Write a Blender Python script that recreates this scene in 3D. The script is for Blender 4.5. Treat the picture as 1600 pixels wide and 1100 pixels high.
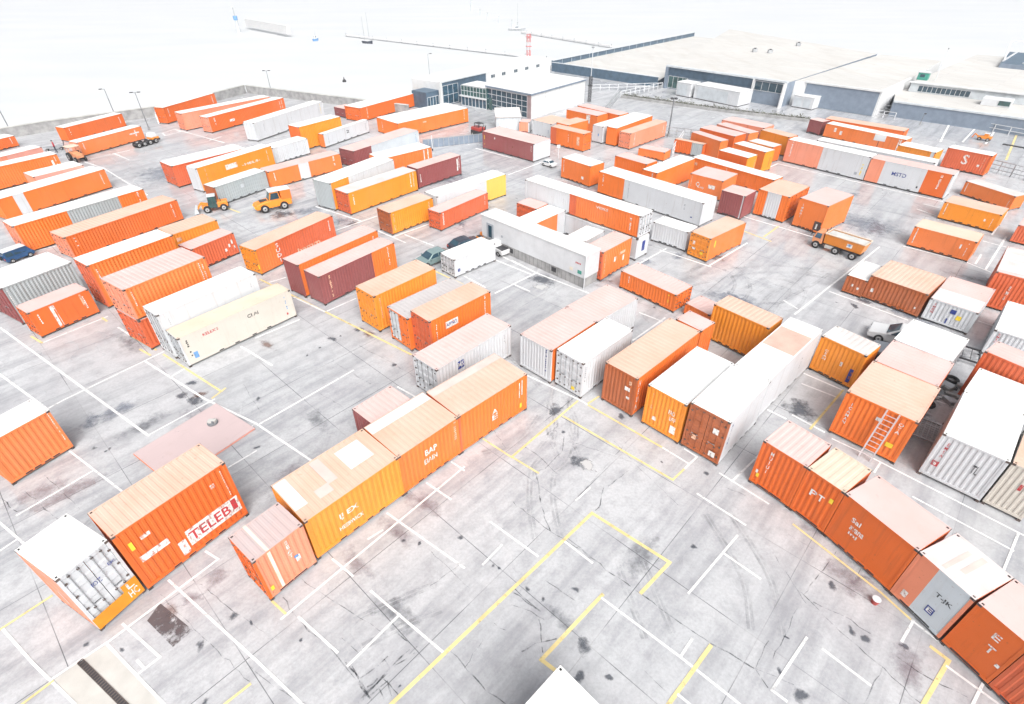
import bpy, bmesh, math, random
from mathutils import Vector, Matrix
random.seed(7)
R = math.radians
for o in list(bpy.data.objects): bpy.data.objects.remove(o)
scn = bpy.context.scene
COL = scn.collection

# ---------------------------------------------------------------- camera
cd = bpy.data.cameras.new('camera'); cam = bpy.data.objects.new('camera', cd); COL.objects.link(cam)
cd.sensor_width = 36.0; cd.lens = 841.85 * 36.0 / 1600.0; cd.clip_start = 0.5; cd.clip_end = 6000
PITCH, ROLL = .6376, -.006
_r = Vector((1, 0, 0)); _f = Vector((0, math.cos(PITCH), -math.sin(PITCH))); _u = Vector((0, math.sin(PITCH), math.cos(PITCH)))
_r2 = _r * math.cos(ROLL) + _u * math.sin(ROLL); _u2 = _u * math.cos(ROLL) - _r * math.sin(ROLL)
m = Matrix((_r2, _u2, -_f)).transposed().to_4x4(); m.translation = Vector((0, 0, 24.115))
cam.matrix_world = m
scn.camera = cam

# ---------------------------------------------------------------- sky, sun, exposure
SUN_EL, SUN_AZ = R(48), R(164)          # bright overcast: high, very soft sun, behind the camera
W = bpy.data.worlds.new('World'); scn.world = W; W.use_nodes = True
nt = W.node_tree; nt.nodes.clear()
sky = nt.nodes.new('ShaderNodeTexSky'); sky.sky_type = 'NISHITA'; sky.sun_disc = False
sky.sun_elevation = SUN_EL; sky.sun_rotation = SUN_AZ; sky.air_density = 1.0; sky.dust_density = 6.0; sky.ozone_density = 1.0
hsv = nt.nodes.new('ShaderNodeHueSaturation'); hsv.inputs['Saturation'].default_value = .22
bg = nt.nodes.new('ShaderNodeBackground'); bg.inputs['Strength'].default_value = .13
wo = nt.nodes.new('ShaderNodeOutputWorld')
nt.links.new(sky.outputs[0], hsv.inputs['Color']); nt.links.new(hsv.outputs[0], bg.inputs['Color']); nt.links.new(bg.outputs[0], wo.inputs[0])
sd = bpy.data.lights.new('sun', 'SUN'); sd.energy = 1.35; sd.angle = R(48); sd.color = (1, .97, .93)
sun = bpy.data.objects.new('sun', sd); COL.objects.link(sun)
sdir = Vector((math.sin(SUN_AZ) * math.cos(SUN_EL), math.cos(SUN_AZ) * math.cos(SUN_EL), math.sin(SUN_EL)))
sun.rotation_euler = sdir.to_track_quat('Z', 'Y').to_euler()
scn.view_settings.view_transform = 'Standard'; scn.view_settings.look = 'None'
scn.view_settings.exposure = 0.79; scn.view_settings.gamma = 1.0
scn.render.engine = 'CYCLES'; scn.cycles.max_bounces = 5; scn.cycles.diffuse_bounces = 2; scn.cycles.glossy_bounces = 3
scn.cycles.transparent_max_bounces = 12

# ---------------------------------------------------------------- materials
def nodes(name):
    mt = bpy.data.materials.new(name); mt.use_nodes = True
    t = mt.node_tree; b = t.nodes['Principled BSDF']
    return mt, t, b
def N(t, k, **kw):
    n = t.nodes.new(k)
    for a, v in kw.items():
        if a in n.inputs.keys() and not hasattr(n, a): n.inputs[a].default_value = v
        else: setattr(n, a, v)
    return n
def ramp(t, src, stops):
    n = t.nodes.new('ShaderNodeValToRGB')
    e = n.color_ramp.elements
    while len(e) < len(stops): e.new(.5)
    for q, (p, c) in zip(e, stops):
        q.position = p; q.color = (c, c, c, 1) if isinstance(c, (int, float)) else (*c, 1)
    t.links.new(src, n.inputs[0]); return n.outputs[0]
def noise(t, vec, scale, detail=4, rough=.55):
    n = t.nodes.new('ShaderNodeTexNoise'); n.inputs['Scale'].default_value = scale; n.inputs['Detail'].default_value = detail; n.inputs['Roughness'].default_value = rough
    t.links.new(vec, n.inputs['Vector']); return n.outputs['Fac']
def mapping(t, vec, scale=(1, 1, 1), rot=(0, 0, 0)):
    n = t.nodes.new('ShaderNodeMapping'); n.inputs['Scale'].default_value = scale; n.inputs['Rotation'].default_value = rot
    t.links.new(vec, n.inputs['Vector']); return n.outputs[0]
def mix(t, fac, a, b, mode='MIX'):
    n = t.nodes.new('ShaderNodeMix'); n.data_type = 'RGBA'; n.blend_type = mode
    for i, v in ((0, fac), (6, a), (7, b)):
        if hasattr(v, 'links') or hasattr(v, 'is_linked'): t.links.new(v, n.inputs[i])
        elif isinstance(v, (int, float)): n.inputs[i].default_value = v
        else: n.inputs[i].default_value = (*v, 1)
    return n.outputs[2]
def pos(t): return t.nodes.new('ShaderNodeNewGeometry').outputs['Position']
def sc(c, k): return tuple(min(1, x * k) for x in c)

def paint(name, rgb, rough=.45, streak=.35, chips=.5, fade=.25, rust=(.22, .09, .04)):
    mt, t, b = nodes(name); p = pos(t)
    pale = tuple(x * .6 + .32 * .9 for x in rgb)
    c = mix(t, ramp(t, noise(t, p, .16, 3), [(.42, 0), (.72, fade)]), rgb, pale)
    c = mix(t, ramp(t, noise(t, p, .5, 5), [(.3, 0), (.75, .35)]), c, sc(rgb, .72))
    st = noise(t, mapping(t, p, (2.6, 2.6, .16)), 1.6, 5, .6)
    c = mix(t, ramp(t, st, [(.55, 0), (.78, streak)]), c, tuple(.5 * x + .5 * y for x, y in zip(sc(rgb, .6), rust)))
    ch = noise(t, p, 5.5, 3, .7)
    c = mix(t, ramp(t, ch, [(.66, 0), (.73, chips)]), c, rust)
    c = mix(t, ramp(t, noise(t, mapping(t, p, (1, 1, .35)), 2.6, 6, .75), [(.62, 0), (.8, streak * .9)]), c, tuple(.35 * x + .65 * y for x, y in zip(rgb, rust)))
    t.links.new(c, b.inputs['Base Color'])
    t.links.new(ramp(t, noise(t, p, 1.3, 3), [(.3, rough - .1), (.7, rough + .15)]), b.inputs['Roughness'])
    b.inputs['Specular IOR Level'].default_value = .35
    return mt
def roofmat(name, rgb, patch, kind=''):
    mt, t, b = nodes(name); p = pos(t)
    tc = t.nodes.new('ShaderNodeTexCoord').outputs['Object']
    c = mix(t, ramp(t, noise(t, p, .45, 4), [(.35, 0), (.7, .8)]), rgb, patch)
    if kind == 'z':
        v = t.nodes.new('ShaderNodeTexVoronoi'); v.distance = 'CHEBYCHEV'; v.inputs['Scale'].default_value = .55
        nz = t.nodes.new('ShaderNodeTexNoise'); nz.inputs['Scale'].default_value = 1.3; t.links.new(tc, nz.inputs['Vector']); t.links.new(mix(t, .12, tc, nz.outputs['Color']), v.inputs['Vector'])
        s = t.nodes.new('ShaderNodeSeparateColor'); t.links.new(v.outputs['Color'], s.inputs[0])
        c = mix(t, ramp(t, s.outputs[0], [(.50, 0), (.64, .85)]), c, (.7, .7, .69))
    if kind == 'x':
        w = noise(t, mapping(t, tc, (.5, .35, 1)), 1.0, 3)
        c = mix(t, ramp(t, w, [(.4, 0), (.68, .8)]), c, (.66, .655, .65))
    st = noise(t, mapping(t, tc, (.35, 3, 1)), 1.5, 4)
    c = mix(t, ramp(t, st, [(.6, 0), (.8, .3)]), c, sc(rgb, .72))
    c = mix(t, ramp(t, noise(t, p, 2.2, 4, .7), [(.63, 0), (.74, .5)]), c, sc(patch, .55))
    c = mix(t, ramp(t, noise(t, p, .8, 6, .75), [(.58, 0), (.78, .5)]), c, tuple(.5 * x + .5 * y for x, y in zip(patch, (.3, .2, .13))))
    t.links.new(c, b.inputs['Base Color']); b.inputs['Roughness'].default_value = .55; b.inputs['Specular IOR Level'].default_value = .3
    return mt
def plain(name, rgb, rough=.5, metal=0., var=.12, spec=.4):
    mt, t, b = nodes(name); p = pos(t)
    c = mix(t, ramp(t, noise(t, p, 1.1, 5), [(.35, 0), (.7, 1)]), rgb, sc(rgb, 1 - var * 2))
    t.links.new(c, b.inputs['Base Color']); b.inputs['Roughness'].default_value = rough; b.inputs['Metallic'].default_value = metal
    b.inputs['Specular IOR Level'].default_value = spec
    return mt
RGB = dict(O=(.76, .195, .045), P=(.68, .135, .022), o=(.77, .178, .03), a=(.80, .27, .025), s=(.76, .26, .15), r=(.63, .13, .05), m=(.26, .07, .07), b=(.40, .105, .03),
           w=(.58, .60, .625), g=(.36, .40, .415), l=(.54, .59, .63), c=(.58, .55, .495), y=(.84, .50, .10), p=(.70, .33, .27))
PM = {k: paint('paint_' + n, RGB[k], fade=f, streak=s_) for k, n, f, s_ in (('o', 'orange', .1, .45), ('O', 'faded_orange', .16, .4), ('P', 'deep_orange', .08, .5), ('a', 'amber', .12, .45), ('s', 'salmon', .35, .4), ('r', 'red_orange', .12, .45), ('m', 'maroon', .16, .35), ('b', 'rust_brown', .2, .8), ('w', 'white', 0, .42), ('g', 'grey', .1, .3), ('l', 'pale_grey', 0, .2), ('c', 'cream', 0, .2), ('y', 'yellow', .1, .2), ('p', 'pink', .2, .2))}
RM = dict(rw=roofmat('roof_white', (.74, .74, .73), (.66, .66, .65)), rp=roofmat('roof_skywash_pink', (.60, .455, .435), (.57, .39, .36)),  # pinks and peaches: overcast sky's wash on orange roofs, painted into the colour
          rq=roofmat('roof_skywash_peach', (.605, .435, .355), (.57, .36, .27)), rl=roofmat('roof_pale_grey', (.58, .575, .57), (.5, .45, .43)),
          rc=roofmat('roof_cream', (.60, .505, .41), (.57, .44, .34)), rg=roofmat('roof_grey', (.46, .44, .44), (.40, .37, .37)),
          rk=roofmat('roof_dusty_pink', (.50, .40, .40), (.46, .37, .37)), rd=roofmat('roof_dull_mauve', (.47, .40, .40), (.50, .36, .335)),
          rz=roofmat('roof_patched_peach', (.60, .425, .34), (.57, .36, .265)), rx=roofmat('roof_striped_pink', (.59, .47, .455), (.58, .44, .42), 'x'))  # peach and pink bases here hold the same painted sky wash
MK = {k: plain('marking_' + n, c, .55, var=v) for k, n, c, v in (('w', 'white', (.8, .8, .78), .06), ('K', 'black', (.03, .03, .035), .1), ('N', 'navy', (.03, .055, .27), .1), ('B', 'blue', (.16, .36, .68), .1), ('R', 'red', (.55, .04, .05), .15), ('y', 'yellow', (.85, .62, .05), .1), ('q', 'faded', (.84, .52, .36), .15), ('k', 'dark', (.09, .06, .055), .2), ('o', 'orange', (.76, .15, .018), .1), ('a', 'amber', (.82, .29, .02), .1), ('c', 'cream', (.75, .68, .55), .1), ('g', 'grey', (.35, .38, .42), .1), ('b', 'brown', (.2, .06, .04), .1), ('l', 'pale', (.55, .59, .62), .1), ('W', 'bare_white_patch', (.62, .62, .62), .05), ('F', 'faded_patch', (.585, .5, .46), .08), ('G', 'peach_patch', (.585, .41, .34), .1))}
def sheet_roof():
    mt, t, b = nodes('flat_roof_membrane'); p = pos(t); br = t.nodes.new('ShaderNodeTexBrick'); br.offset = .3
    br.inputs['Scale'].default_value = 1; br.inputs['Brick Width'].default_value = 14; br.inputs['Row Height'].default_value = 2.4; br.inputs['Mortar Size'].default_value = .05
    br.inputs['Color1'].default_value = (.50, .495, .48, 1); br.inputs['Color2'].default_value = (.55, .54, .52, 1); br.inputs['Mortar'].default_value = (.40, .40, .395, 1)
    t.links.new(mapping(t, p, (1, 1, 1), (0, 0, R(47))), br.inputs['Vector'])
    c = mix(t, ramp(t, noise(t, p, .12, 5, .65), [(.4, 0), (.75, .6)]), br.outputs['Color'], (.43, .42, .40))
    c = mix(t, ramp(t, noise(t, mapping(t, p, (.5, .08, 1), (0, 0, R(47))), 1, 4), [(.5, 0), (.75, .4)]), c, (.40, .37, .33))
    t.links.new(c, b.inputs['Base Color']); b.inputs['Roughness'].default_value = .7; return mt
for k_, m_ in MK.items():
    if k_ in 'wKNBRq':
        t_ = m_.node_tree; t_.links.new(ramp(t_, noise(t_, mapping(t_, pos(t_), (1, 1, .6)), 5, 6, .75), [(.36, .1), (.5, .95)]), t_.nodes['Principled BSDF'].inputs['Alpha'])
M = dict(
    post=plain('weathered_post', (.20, .215, .23), .5, .2),
    steel=plain('galvanised_steel', (.45, .47, .49), .4, .5), dark=plain('dark_steel', (.045, .045, .05), .5), casting=plain('corner_casting_steel', (.15, .12, .11), .6, .2, .25),
    rubber=plain('tyre_rubber', (.022, .022, .024), .75), rim=plain('wheel_rim', (.5, .5, .5), .4, .4), glass=plain('window_glass', (.03, .07, .10), .08, 0, .2, .7),
    glass_blue=plain('blue_facade_glass', (.055, .12, .18), .12, 0, .35, .7), glass_teal=plain('teal_cab_glass', (.05, .12, .12), .1, 0, .3, .7),
    yellow=paint('machine_yellow', (.76, .25, .03), .35, .2, .3, .1), white=plain('white_paint', (.61, .625, .645), .4, 0, .06), wwall=plain('white_render_wall', (.64, .65, .655), .6, 0, .05),
    blue_clad=plain('blue_grey_cladding', (.09, .145, .205), .45, .1, .15), grey_clad=plain('grey_cladding', (.225, .275, .345), .5, .1, .1), roofm=sheet_roof(),
    conc=plain('cast_concrete', (.36, .36, .36), .75, 0, .2), pconc=plain('pale_concrete', (.52, .52, .50), .75, 0, .12), carw=plain('car_paint_white', (.62, .625, .63), .2, 0, .02, .6), cars=plain('car_paint_silver', (.42, .44, .47), .22, .6, .05, .6),
    carg=plain('car_paint_grey_green', (.26, .36, .36), .2, .4, .05, .6), card=plain('car_paint_dark', (.05, .06, .085), .2, .3, .1, .6), carb=plain('van_paint_blue', (.025, .09, .22), .25, .2, .1, .6), red=plain('machine_red', (.42, .06, .05), .4), redw=plain('tower_red', (.62, .14, .14), .5),
    skin=plain('skin', (.5, .3, .22), .6), cloth_r=plain('cloth_red', (.5, .05, .07), .8), cloth_d=plain('cloth_dark', (.035, .04, .06), .8), green=plain('hut_green', (.06, .30, .24), .5), mauve=plain('mauve_render', (.36, .27, .27), .6), leaf=plain('scrub_leaf', (.12, .13, .08), .8, 0, .3), crate=plain('orange_tractor', (.7, .3, .15), .5), alu=plain('aluminium', (.72, .68, .70), .35, .3))

# ---------------------------------------------------------------- object helpers
class MB:
    def __init__(s): s.v = []; s.f = []; s.mi = []; s.ms = []; s.sm = []
    def mat(s, m):
        if m not in s.ms: s.ms.append(m)
        return s.ms.index(m)
    def add(s, vs, fs, m, smooth=False):
        k = len(s.v); i = s.mat(m); s.v += [tuple(v) for v in vs]
        for f in fs: s.f.append([k + q for q in f]); s.mi.append(i); s.sm.append(smooth)
    def box(s, x0, y0, z0, x1, y1, z1, m):
        vs = [(x, y, z) for z in (z0, z1) for y in (y0, y1) for x in (x0, x1)]
        s.add(vs, [(0, 2, 3, 1), (4, 5, 7, 6), (0, 1, 5, 4), (2, 6, 7, 3), (0, 4, 6, 2), (1, 3, 7, 5)], m)
    def beam(s, a, b, w, h, m, up=(0, 0, 1)):
        a = Vector(a); b = Vector(b); d = (b - a).normalized(); u = Vector(up)
        if abs(d.dot(u)) > .98: u = Vector((1, 0, 0))
        sx = d.cross(u).normalized() * w / 2; sz = sx.cross(d).normalized() * h / 2
        vs = [p + i * sx + j * sz for p in (a, b) for i, j in ((-1, -1), (1, -1), (1, 1), (-1, 1))]
        s.add(vs, [(0, 1, 2, 3), (7, 6, 5, 4), (0, 4, 5, 1), (1, 5, 6, 2), (2, 6, 7, 3), (3, 7, 4, 0)], m)
    def cyl(s, a, b, r, m, n=12, r2=None):
        a = Vector(a); b = Vector(b); d = (b - a).normalized(); u = Vector((0, 0, 1)) if abs(d.z) < .9 else Vector((1, 0, 0))
        x = d.cross(u).normalized(); y = d.cross(x); r2 = r if r2 is None else r2
        vs = [a + r * (math.cos(2 * math.pi * k / n) * x + math.sin(2 * math.pi * k / n) * y) for k in range(n)] + [b + r2 * (math.cos(2 * math.pi * k / n) * x + math.sin(2 * math.pi * k / n) * y) for k in range(n)]
        s.add(vs, [(k, (k + 1) % n, n + (k + 1) % n, n + k) for k in range(n)], m, True)
        s.add(vs, [tuple(range(n))[::-1], tuple(range(n, 2 * n))], m)
    def prism(s, pts, z0, z1, m, mtop=None):
        n = len(pts); vs = [(x, y, z0) for x, y in pts] + [(x, y, z1) for x, y in pts]
        s.add(vs, [(k, (k + 1) % n, n + (k + 1) % n, n + k) for k in range(n)], m)
        s.add(vs, [tuple(range(n, 2 * n))], mtop or m)
    def build(s, name, parent=None, bevel=0):
        me = bpy.data.meshes.new(name); me.from_pydata(s.v, [], s.f)
        for q in s.ms: me.materials.append(q)
        me.polygons.foreach_set('material_index', s.mi); me.polygons.foreach_set('use_smooth', s.sm); me.update()
        o = bpy.data.objects.new(name, me); COL.objects.link(o)
        if parent is not None: o.parent = parent
        if bevel:
            b = o.modifiers.new('bevel', 'BEVEL'); b.width = bevel; b.segments = 2; b.limit_method = 'ANGLE'
        return o
def tag(o, label=None, cat=None, group=None, kind=None):
    for k, v in (('label', label), ('category', cat), ('group', group), ('kind', kind)):
        if v: o[k] = v
    return o
def thing(name, x, y, rz, label, cat, group=None, z=0):
    o = bpy.data.objects.new(name, None); COL.objects.link(o); o.location = (x, y, z); o.rotation_euler = (0, 0, rz); o.empty_display_size = .3
    return tag(o, label, cat, group)
def structure(o): o['kind'] = 'structure'; return o
_txt = {}
def text_mesh(s):
    if s not in _txt:
        c = bpy.data.curves.new('t', 'FONT'); c.body = s; c.size = 1; c.resolution_u = 2; c.space_line = .95; c.align_x = 'CENTER'; c.offset = .018
        o = bpy.data.objects.new('t', c); me = bpy.data.meshes.new_from_object(o)
        vs = [v.co.copy() for v in me.vertices]; fs = [tuple(p.vertices) for p in me.polygons]
        bpy.data.objects.remove(o); bpy.data.curves.remove(c); bpy.data.meshes.remove(me)
        x0 = min(v.x for v in vs); x1 = max(v.x for v in vs); y0 = min(v.y for v in vs); y1 = max(v.y for v in vs)
        _txt[s] = ([((v.x - (x0 + x1) / 2) / (x1 - x0), (v.y - (y0 + y1) / 2) / (y1 - y0)) for v in vs], fs)
    return _txt[s]

# ---------------------------------------------------------------- measured layout
CT=[
('L1', -79.52, 86.07, 1.1186, 1, 4.91, 2.59, 1.63, 0.0, 'o', 'p', 'p', 'rw', 'c', 'cropped orange container at the left frame edge, hard by the quay wall', [('s', 'codes', 0.85, 0.6, 0.03, 0.6, 'w', '')]),
('L2', -67.88, 74.6, 1.1214, 1, 7.38, 2.15, 2.74, 0.0, 's.4 p', 's', 'p', 'rw', 'f', 'white-roofed container with pale salmon side, second from the quay wall at far left', []),
('L3', -64.26, 71.35, 0.9608, 1, 8.34, 2.21, 2.74, 0.0, 'o', 'r', 'p', 'rw', 'c', 'long ribbed orange container at the left edge behind a low pink-roofed box', [('s', 'codes', 0.95, 0.6, 0.015, 0.6, 'w', ''), ('s', 'rect', 0.9, 0.6, 0.03, 0.3, 'w', '')]),
('L4', -56.93, 67.69, 0.9773, 1, 5.53, 2.84, 2.8, 0.0, 'p', 's', 'p', 'rw', 'f', 'low salmon container with cream roof wedged between two long orange ones at left', []),
('L5', -55.34, 63.95, 1.0883, 1, 11.91, 2.79, 2.45, 0.0, 'o.13 w.22 o', 'o', 'p', 'rw', 'f', 'long orange container crossed by one white vertical band near its left end', [('s', 'codes', 0.94, 0.6, 0.012, 0.7, 'w', '')]),
('L6', -46.13, 55.53, 0.9659, 1, 12.55, 2.52, 2.91, 0.0, 'o.38 g.78 o', 's', 'd', 'rw', 'c', 'long container with grey panels between two orange stretches, blue van at its end', [('s', 'codes', 0.94, 0.6, 0.015, 0.7, 'w', '')]),
('L7', -41.15, 53.84, 1.0305, 1, 11.52, 2.73, 2.36, 0.0, 'o', 's', 'd', 'rq', 'c', 'long plain orange container with peach roof between grey-panelled one and white-roofed one', [('s', 'codes', 0.07, 0.62, 0.018, 0.5, 'w', ''), ('s', 'codes', 0.93, 0.55, 0.012, 0.7, 'w', '')]),
('L8a', -33.22, 42.66, 0.9723, 1, 6.99, 2.44, 4.04, 0.0, 'o', 'r', 'd', 'rw', 'c', 'tall orange container with bright white roof and reddish locked door end', [('s', 'codes', 0.07, 0.62, 0.018, 0.5, 'w', '')]),
('L8b', -31.96, 50.38, 0.9194, 1, 4.53, 2.68, 2.76, 0.0, 'a', 'a', 'p', 'rq', 'c', 'short amber container with peach roof continuing the white-roofed orange row', [('s', 'rect', 0.12, 0.75, 0.1, 0.14, 'q', '')]),
('L9', -29.22, 48.03, 1.0176, 1, 4.43, 2.01, 2.28, 0.0, 'r', 'r', 'p', 'rp', 'c', 'short red-orange container with pink roof and white blotches, behind amber one', [('s', 'rect', 0.72, 0.35, 0.05, 0.14, 'w', ''), ('s', 'rect', 0.82, 0.5, 0.04, 0.16, 'w', ''), ('s', 'rect', 0.9, 0.62, 0.04, 0.2, 'w', ''), ('s', 'rect', 0.93, 0.35, 0.03, 0.14, 'w', '')]),
('L10a', -26.94, 36.52, 0.9829, 1, 6.17, 3.23, 2.6, 0.0, 'r', 'r', 'd', 'rp', 'c', 'lower red container of the two-high stack beside the white one', []),
('L10b', -26.94, 36.52, 0.9829, 1, 6.17, 3.23, 2.6, 2.61, 'o', 's', 'd', 'rp', 'c', 'upper orange container of the stack, pink striped roof', [('s', 'codes', 0.07, 0.62, 0.018, 0.5, 'w', ''), ('s', 'codes', 0.9, 0.6, 0.015, 0.6, 'w', ''), ('s', 'codes', 0.94, 0.6, 0.015, 0.7, 'w', '')]),
('W1', -23.44, 35.62, 0.9297, 1, 7.66, 2.07, 3.82, 0.0, 'w', 'w', 'd', 'rw', 'f', 'tall bright white container with rust-edged doors behind the cream one', [('s', 'codes', 0.08, 0.6, 0.012, 0.5, 'g', ''), ('s', 'codes', 0.92, 0.6, 0.012, 0.5, 'g', '')]),
('CR', -21.28, 34.84, 0.8787, 1, 8.84, 1.81, 2.54, 0.0, 'c', 'w', 'd', 'rc', 'f', 'long cream container with small red and black lettering, front of the left rows', [('s', 'H', 0.25, 0.78, 0.13, 0.1, 'R', "KELEX'S"), ('s', 'H', 0.62, 0.72, 0.1, 0.13, 'K', 'CI AI'), ('s', 'rect', 0.085, 0.25, 0.035, 0.22, 'B', ''), ('s', 'codes', 0.055, 0.55, 0.02, 0.6, 'K', ''), ('s', 'codes', 0.93, 0.6, 0.012, 0.5, 'B', ''), ('s', 'rect', 0.92, 0.2, 0.015, 0.08, 'R', '')]),
('L12', -40.08, 39.86, 1.0379, 1, 5.19, 3.93, 3.37, 0.0, 'g', 'm', 'd', 'rw', 'c', 'grey ribbed container with white roof and dark red end at the left edge', [('s', 'codes', 0.06, 0.6, 0.02, 0.6, 'w', ''), ('s', 'codes', 0.5, 0.6, 0.012, 0.1, 'g', '')]),
('L13', -36.48, 37.08, 1.0124, 1, 4.33, 2.01, 2.31, 0.0, 'o', 'o', 'd', 'rp', 'f', 'orange container with peach roof and large white U-shaped mark', [('s', 'codes', 0.12, 0.62, 0.03, 0.42, 'w', ''), ('s', 'rect', 0.36, 0.5, 0.075, 0.86, 'w', ''), ('s', 'rect', 0.378, 0.42, 0.022, 0.7, 'o', ''), ('s', 'codes', 0.86, 0.6, 0.03, 0.6, 'w', ''), ('s', 'rect', 0.83, 0.68, 0.03, 0.5, 'q', '')]),
('L14', -28.35, 22.05, 1.0589, 1, 3.31, 2.01, 3.09, 0.0, 'o', 'o', 'p', 'rw', 'c', 'cropped orange container alone at the left frame edge, yellow dot below its code', [('s', 'codes', 0.955, 0.6, 0.02, 0.75, 'w', ''), ('s', 'rect', 0.975, 0.28, 0.025, 0.1, 'y', '')]),
('PINK', -19.48, 23.43, 0.9737, 1, 5.39, 4.18, 0.15, 0.0, 'p', 'o', 'p', 'rk', 'f', 'low flat pink-topped container platform lying on the lot', []),
('BRK', -16.55, 16.56, 0.9506, 1, 5.24, 2.23, 4.13, 0.0, 'o', 'o', 'p', 'rq', 'c', 'big orange container with white band of red letters, beside white-doored one', [('s', 'rect', 0.71, 0.28, 0.52, 0.27, 'w', ''), ('s', 'H', 0.67, 0.28, 0.4, 0.16, 'R', 'TELEB'), ('s', 'rect', 0.92, 0.3, 0.05, 0.18, 'R', ''), ('s', 'rect', 0.395, 0.2, 0.07, 0.24, 'w', ''), ('s', 'rect', 0.2, 0.46, 0.24, 0.1, 'w', ''), ('s', 'rect', 0.2, 0.75, 0.08, 0.06, 'w', ''), ('s', 'rect', 0.08, 0.72, 0.03, 0.13, 'y', ''), ('s', 'codes', 0.93, 0.68, 0.012, 0.5, 'w', ''), ('s', 'rect', 0.82, 0.78, 0.04, 0.07, 'w', '')]),
('WR', -19.14, 13.53, 2.6605, -1, 3.0, 2.11, 4.05, 0.0, 's', 'w', 'd', 'rw', 'f', 'white-doored container with salmon side and orange corner lettering, bottom left', [('e', 'rect', 0.5, 0.1, 0.99, 0.2, 'a', ''), ('e', 'rect', 0.84, 0.24, 0.32, 0.14, 'a', ''), ('e', 'H', 0.84, 0.24, 0.14, 0.1, 'w', 'L'), ('e', 'H', 0.83, 0.11, 0.2, 0.12, 'w', 'HC'), ('e', 'H', 0.45, 0.62, 0.2, 0.07, 'N', 'IOZ'), ('e', 'H', 0.84, 0.72, 0.16, 0.05, 'N', 'EML'), ('s', 'rect', 0.55, 0.35, 0.05, 0.3, 'w', '')]),
('SEA', -11.21, 14.83, 0.8868, 1, 2.5, 2.01, 3.13, 0.0, 's', 'o', 'd', 'rd', 'c', 'weathered salmon container with cream stripe and pinkish grey roof', [('s', 'V', 0.62, 0.72, 0.1, 0.4, 'w', 'SEAT'), ('s', 'rect', 0.72, 0.4, 0.09, 0.14, 'w', ''), ('s', 'rect', 0.7, 0.46, 0.08, 0.06, 'B', ''), ('s', 'rect', 0.3, 0.5, 0.06, 1.0, 'c', ''), ('t', 'rect', 0.3, 0.5, 0.06, 0.98, 'c', ''), ('s', 'rect', 0.12, 0.2, 0.06, 0.1, 'y', ''), ('e', 'codes', 0.2, 0.6, 0.05, 0.8, 'q', '')]),
('M1', -8.97, 18.39, 0.8235, 1, 5.4, 3.18, 3.02, 0.0, 'a', 'a', 'p', 'rz', 'c', 'largest amber-orange container with patchy white roof, centre foreground row', [('s', 'H', 0.4, 0.55, 0.2, 0.16, 'w', 'IJ EX'), ('s', 'H', 0.4, 0.28, 0.26, 0.1, 'w', 'HEEBWICK'), ('t', 'rect', 0.74, 0.6, 0.26, 0.5, 'W', ''), ('t', 'rect', 0.07, 0.62, 0.12, 0.7, 'W', ''), ('t', 'rect', 0.42, 0.66, 0.1, 0.6, 'F', ''), ('t', 'rect', 0.3, 0.3, 0.14, 0.2, 'F', '')]),
('M2', -5.66, 21.9, 0.803, 1, 4.16, 3.18, 3.02, 0.0, 'o', 'o', 'p', 'rz', 'c', 'orange container with half white roof, middle of the foreground row', [('s', 'H', 0.5, 0.64, 0.2, 0.15, 'w', 'BAP'), ('s', 'H', 0.48, 0.42, 0.22, 0.13, 'w', 'EIAIN'), ('s', 'codes', 0.93, 0.7, 0.05, 0.5, 'q', ''), ('t', 'rect', 0.5, 0.86, 0.98, 0.24, 'W', '')]),
('M3', -2.11, 25.33, 0.769, 1, 5.56, 3.02, 3.02, 0.0, 'o', 'r', 'p', 'rq', 'c', 'orange container with peach roof ending the foreground row, yellow dot on corner', [('s', 'H', 0.5, 0.52, 0.08, 0.14, 'w', 'A'), ('s', 'H', 0.5, 0.36, 0.08, 0.14, 'w', 'E'), ('s', 'rect', 0.88, 0.66, 0.012, 0.42, 'w', ''), ('s', 'rect', 0.92, 0.7, 0.012, 0.42, 'w', ''), ('s', 'rect', 0.9, 0.2, 0.03, 0.13, 'y', ''), ('t', 'rect', 0.5, 0.88, 0.98, 0.2, 'F', '')]),
('MB', -7.67, 23.73, 0.8408, 1, 2.82, 2.06, 2.74, 0.0, 'm', 'm', 'p', 'rp', 'c', 'small dark red ribbed container with pink roof peeking behind the foreground row', []),
('N24', -3.33, 30.33, 0.8184, 1, 7.0, 2.41, 2.73, 0.0, 'w', 'w', 'd', 'rp', 'c', 'white container with rusty white doors, blue letters and flushed pink roof', [('s', 'rect', 0.3, 0.72, 0.08, 0.25, 'N', ''), ('s', 'H', 0.3, 0.73, 0.07, 0.15, 'w', 'MS'), ('s', 'codes', 0.9, 0.7, 0.012, 0.25, 'K', '')]),
('N25', -4.45, 34.21, 0.7889, 1, 5.87, 2.16, 3.52, 0.0, 'o', 'r', 'd', 'rq', 'c', 'orange container with white name plate, ribbed red door end', [('s', 'rect', 0.34, 0.7, 0.2, 0.17, 'w', ''), ('s', 'H', 0.34, 0.7, 0.17, 0.09, 'N', 'APPNEY'), ('s', 'codes', 0.1, 0.55, 0.02, 0.6, 'w', ''), ('s', 'codes', 0.9, 0.62, 0.02, 0.7, 'w', '')]),
('N26', -6.26, 35.75, 0.7944, 1, 6.2, 2.5, 2.92, 0.0, 'o', 'o', 'D', 'rg', 'c', 'orange container with white striped door leaf and pale grey roof', []),
('N27', -9.24, 38.32, 0.8291, 1, 6.15, 2.41, 3.28, 0.0, 'a', 'a', 'd', 'rq', 'c', 'amber-yellow ribbed container with orange double doors, peach roof', [('s', 'codes', 0.08, 0.6, 0.02, 0.6, 'q', '')]),
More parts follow.
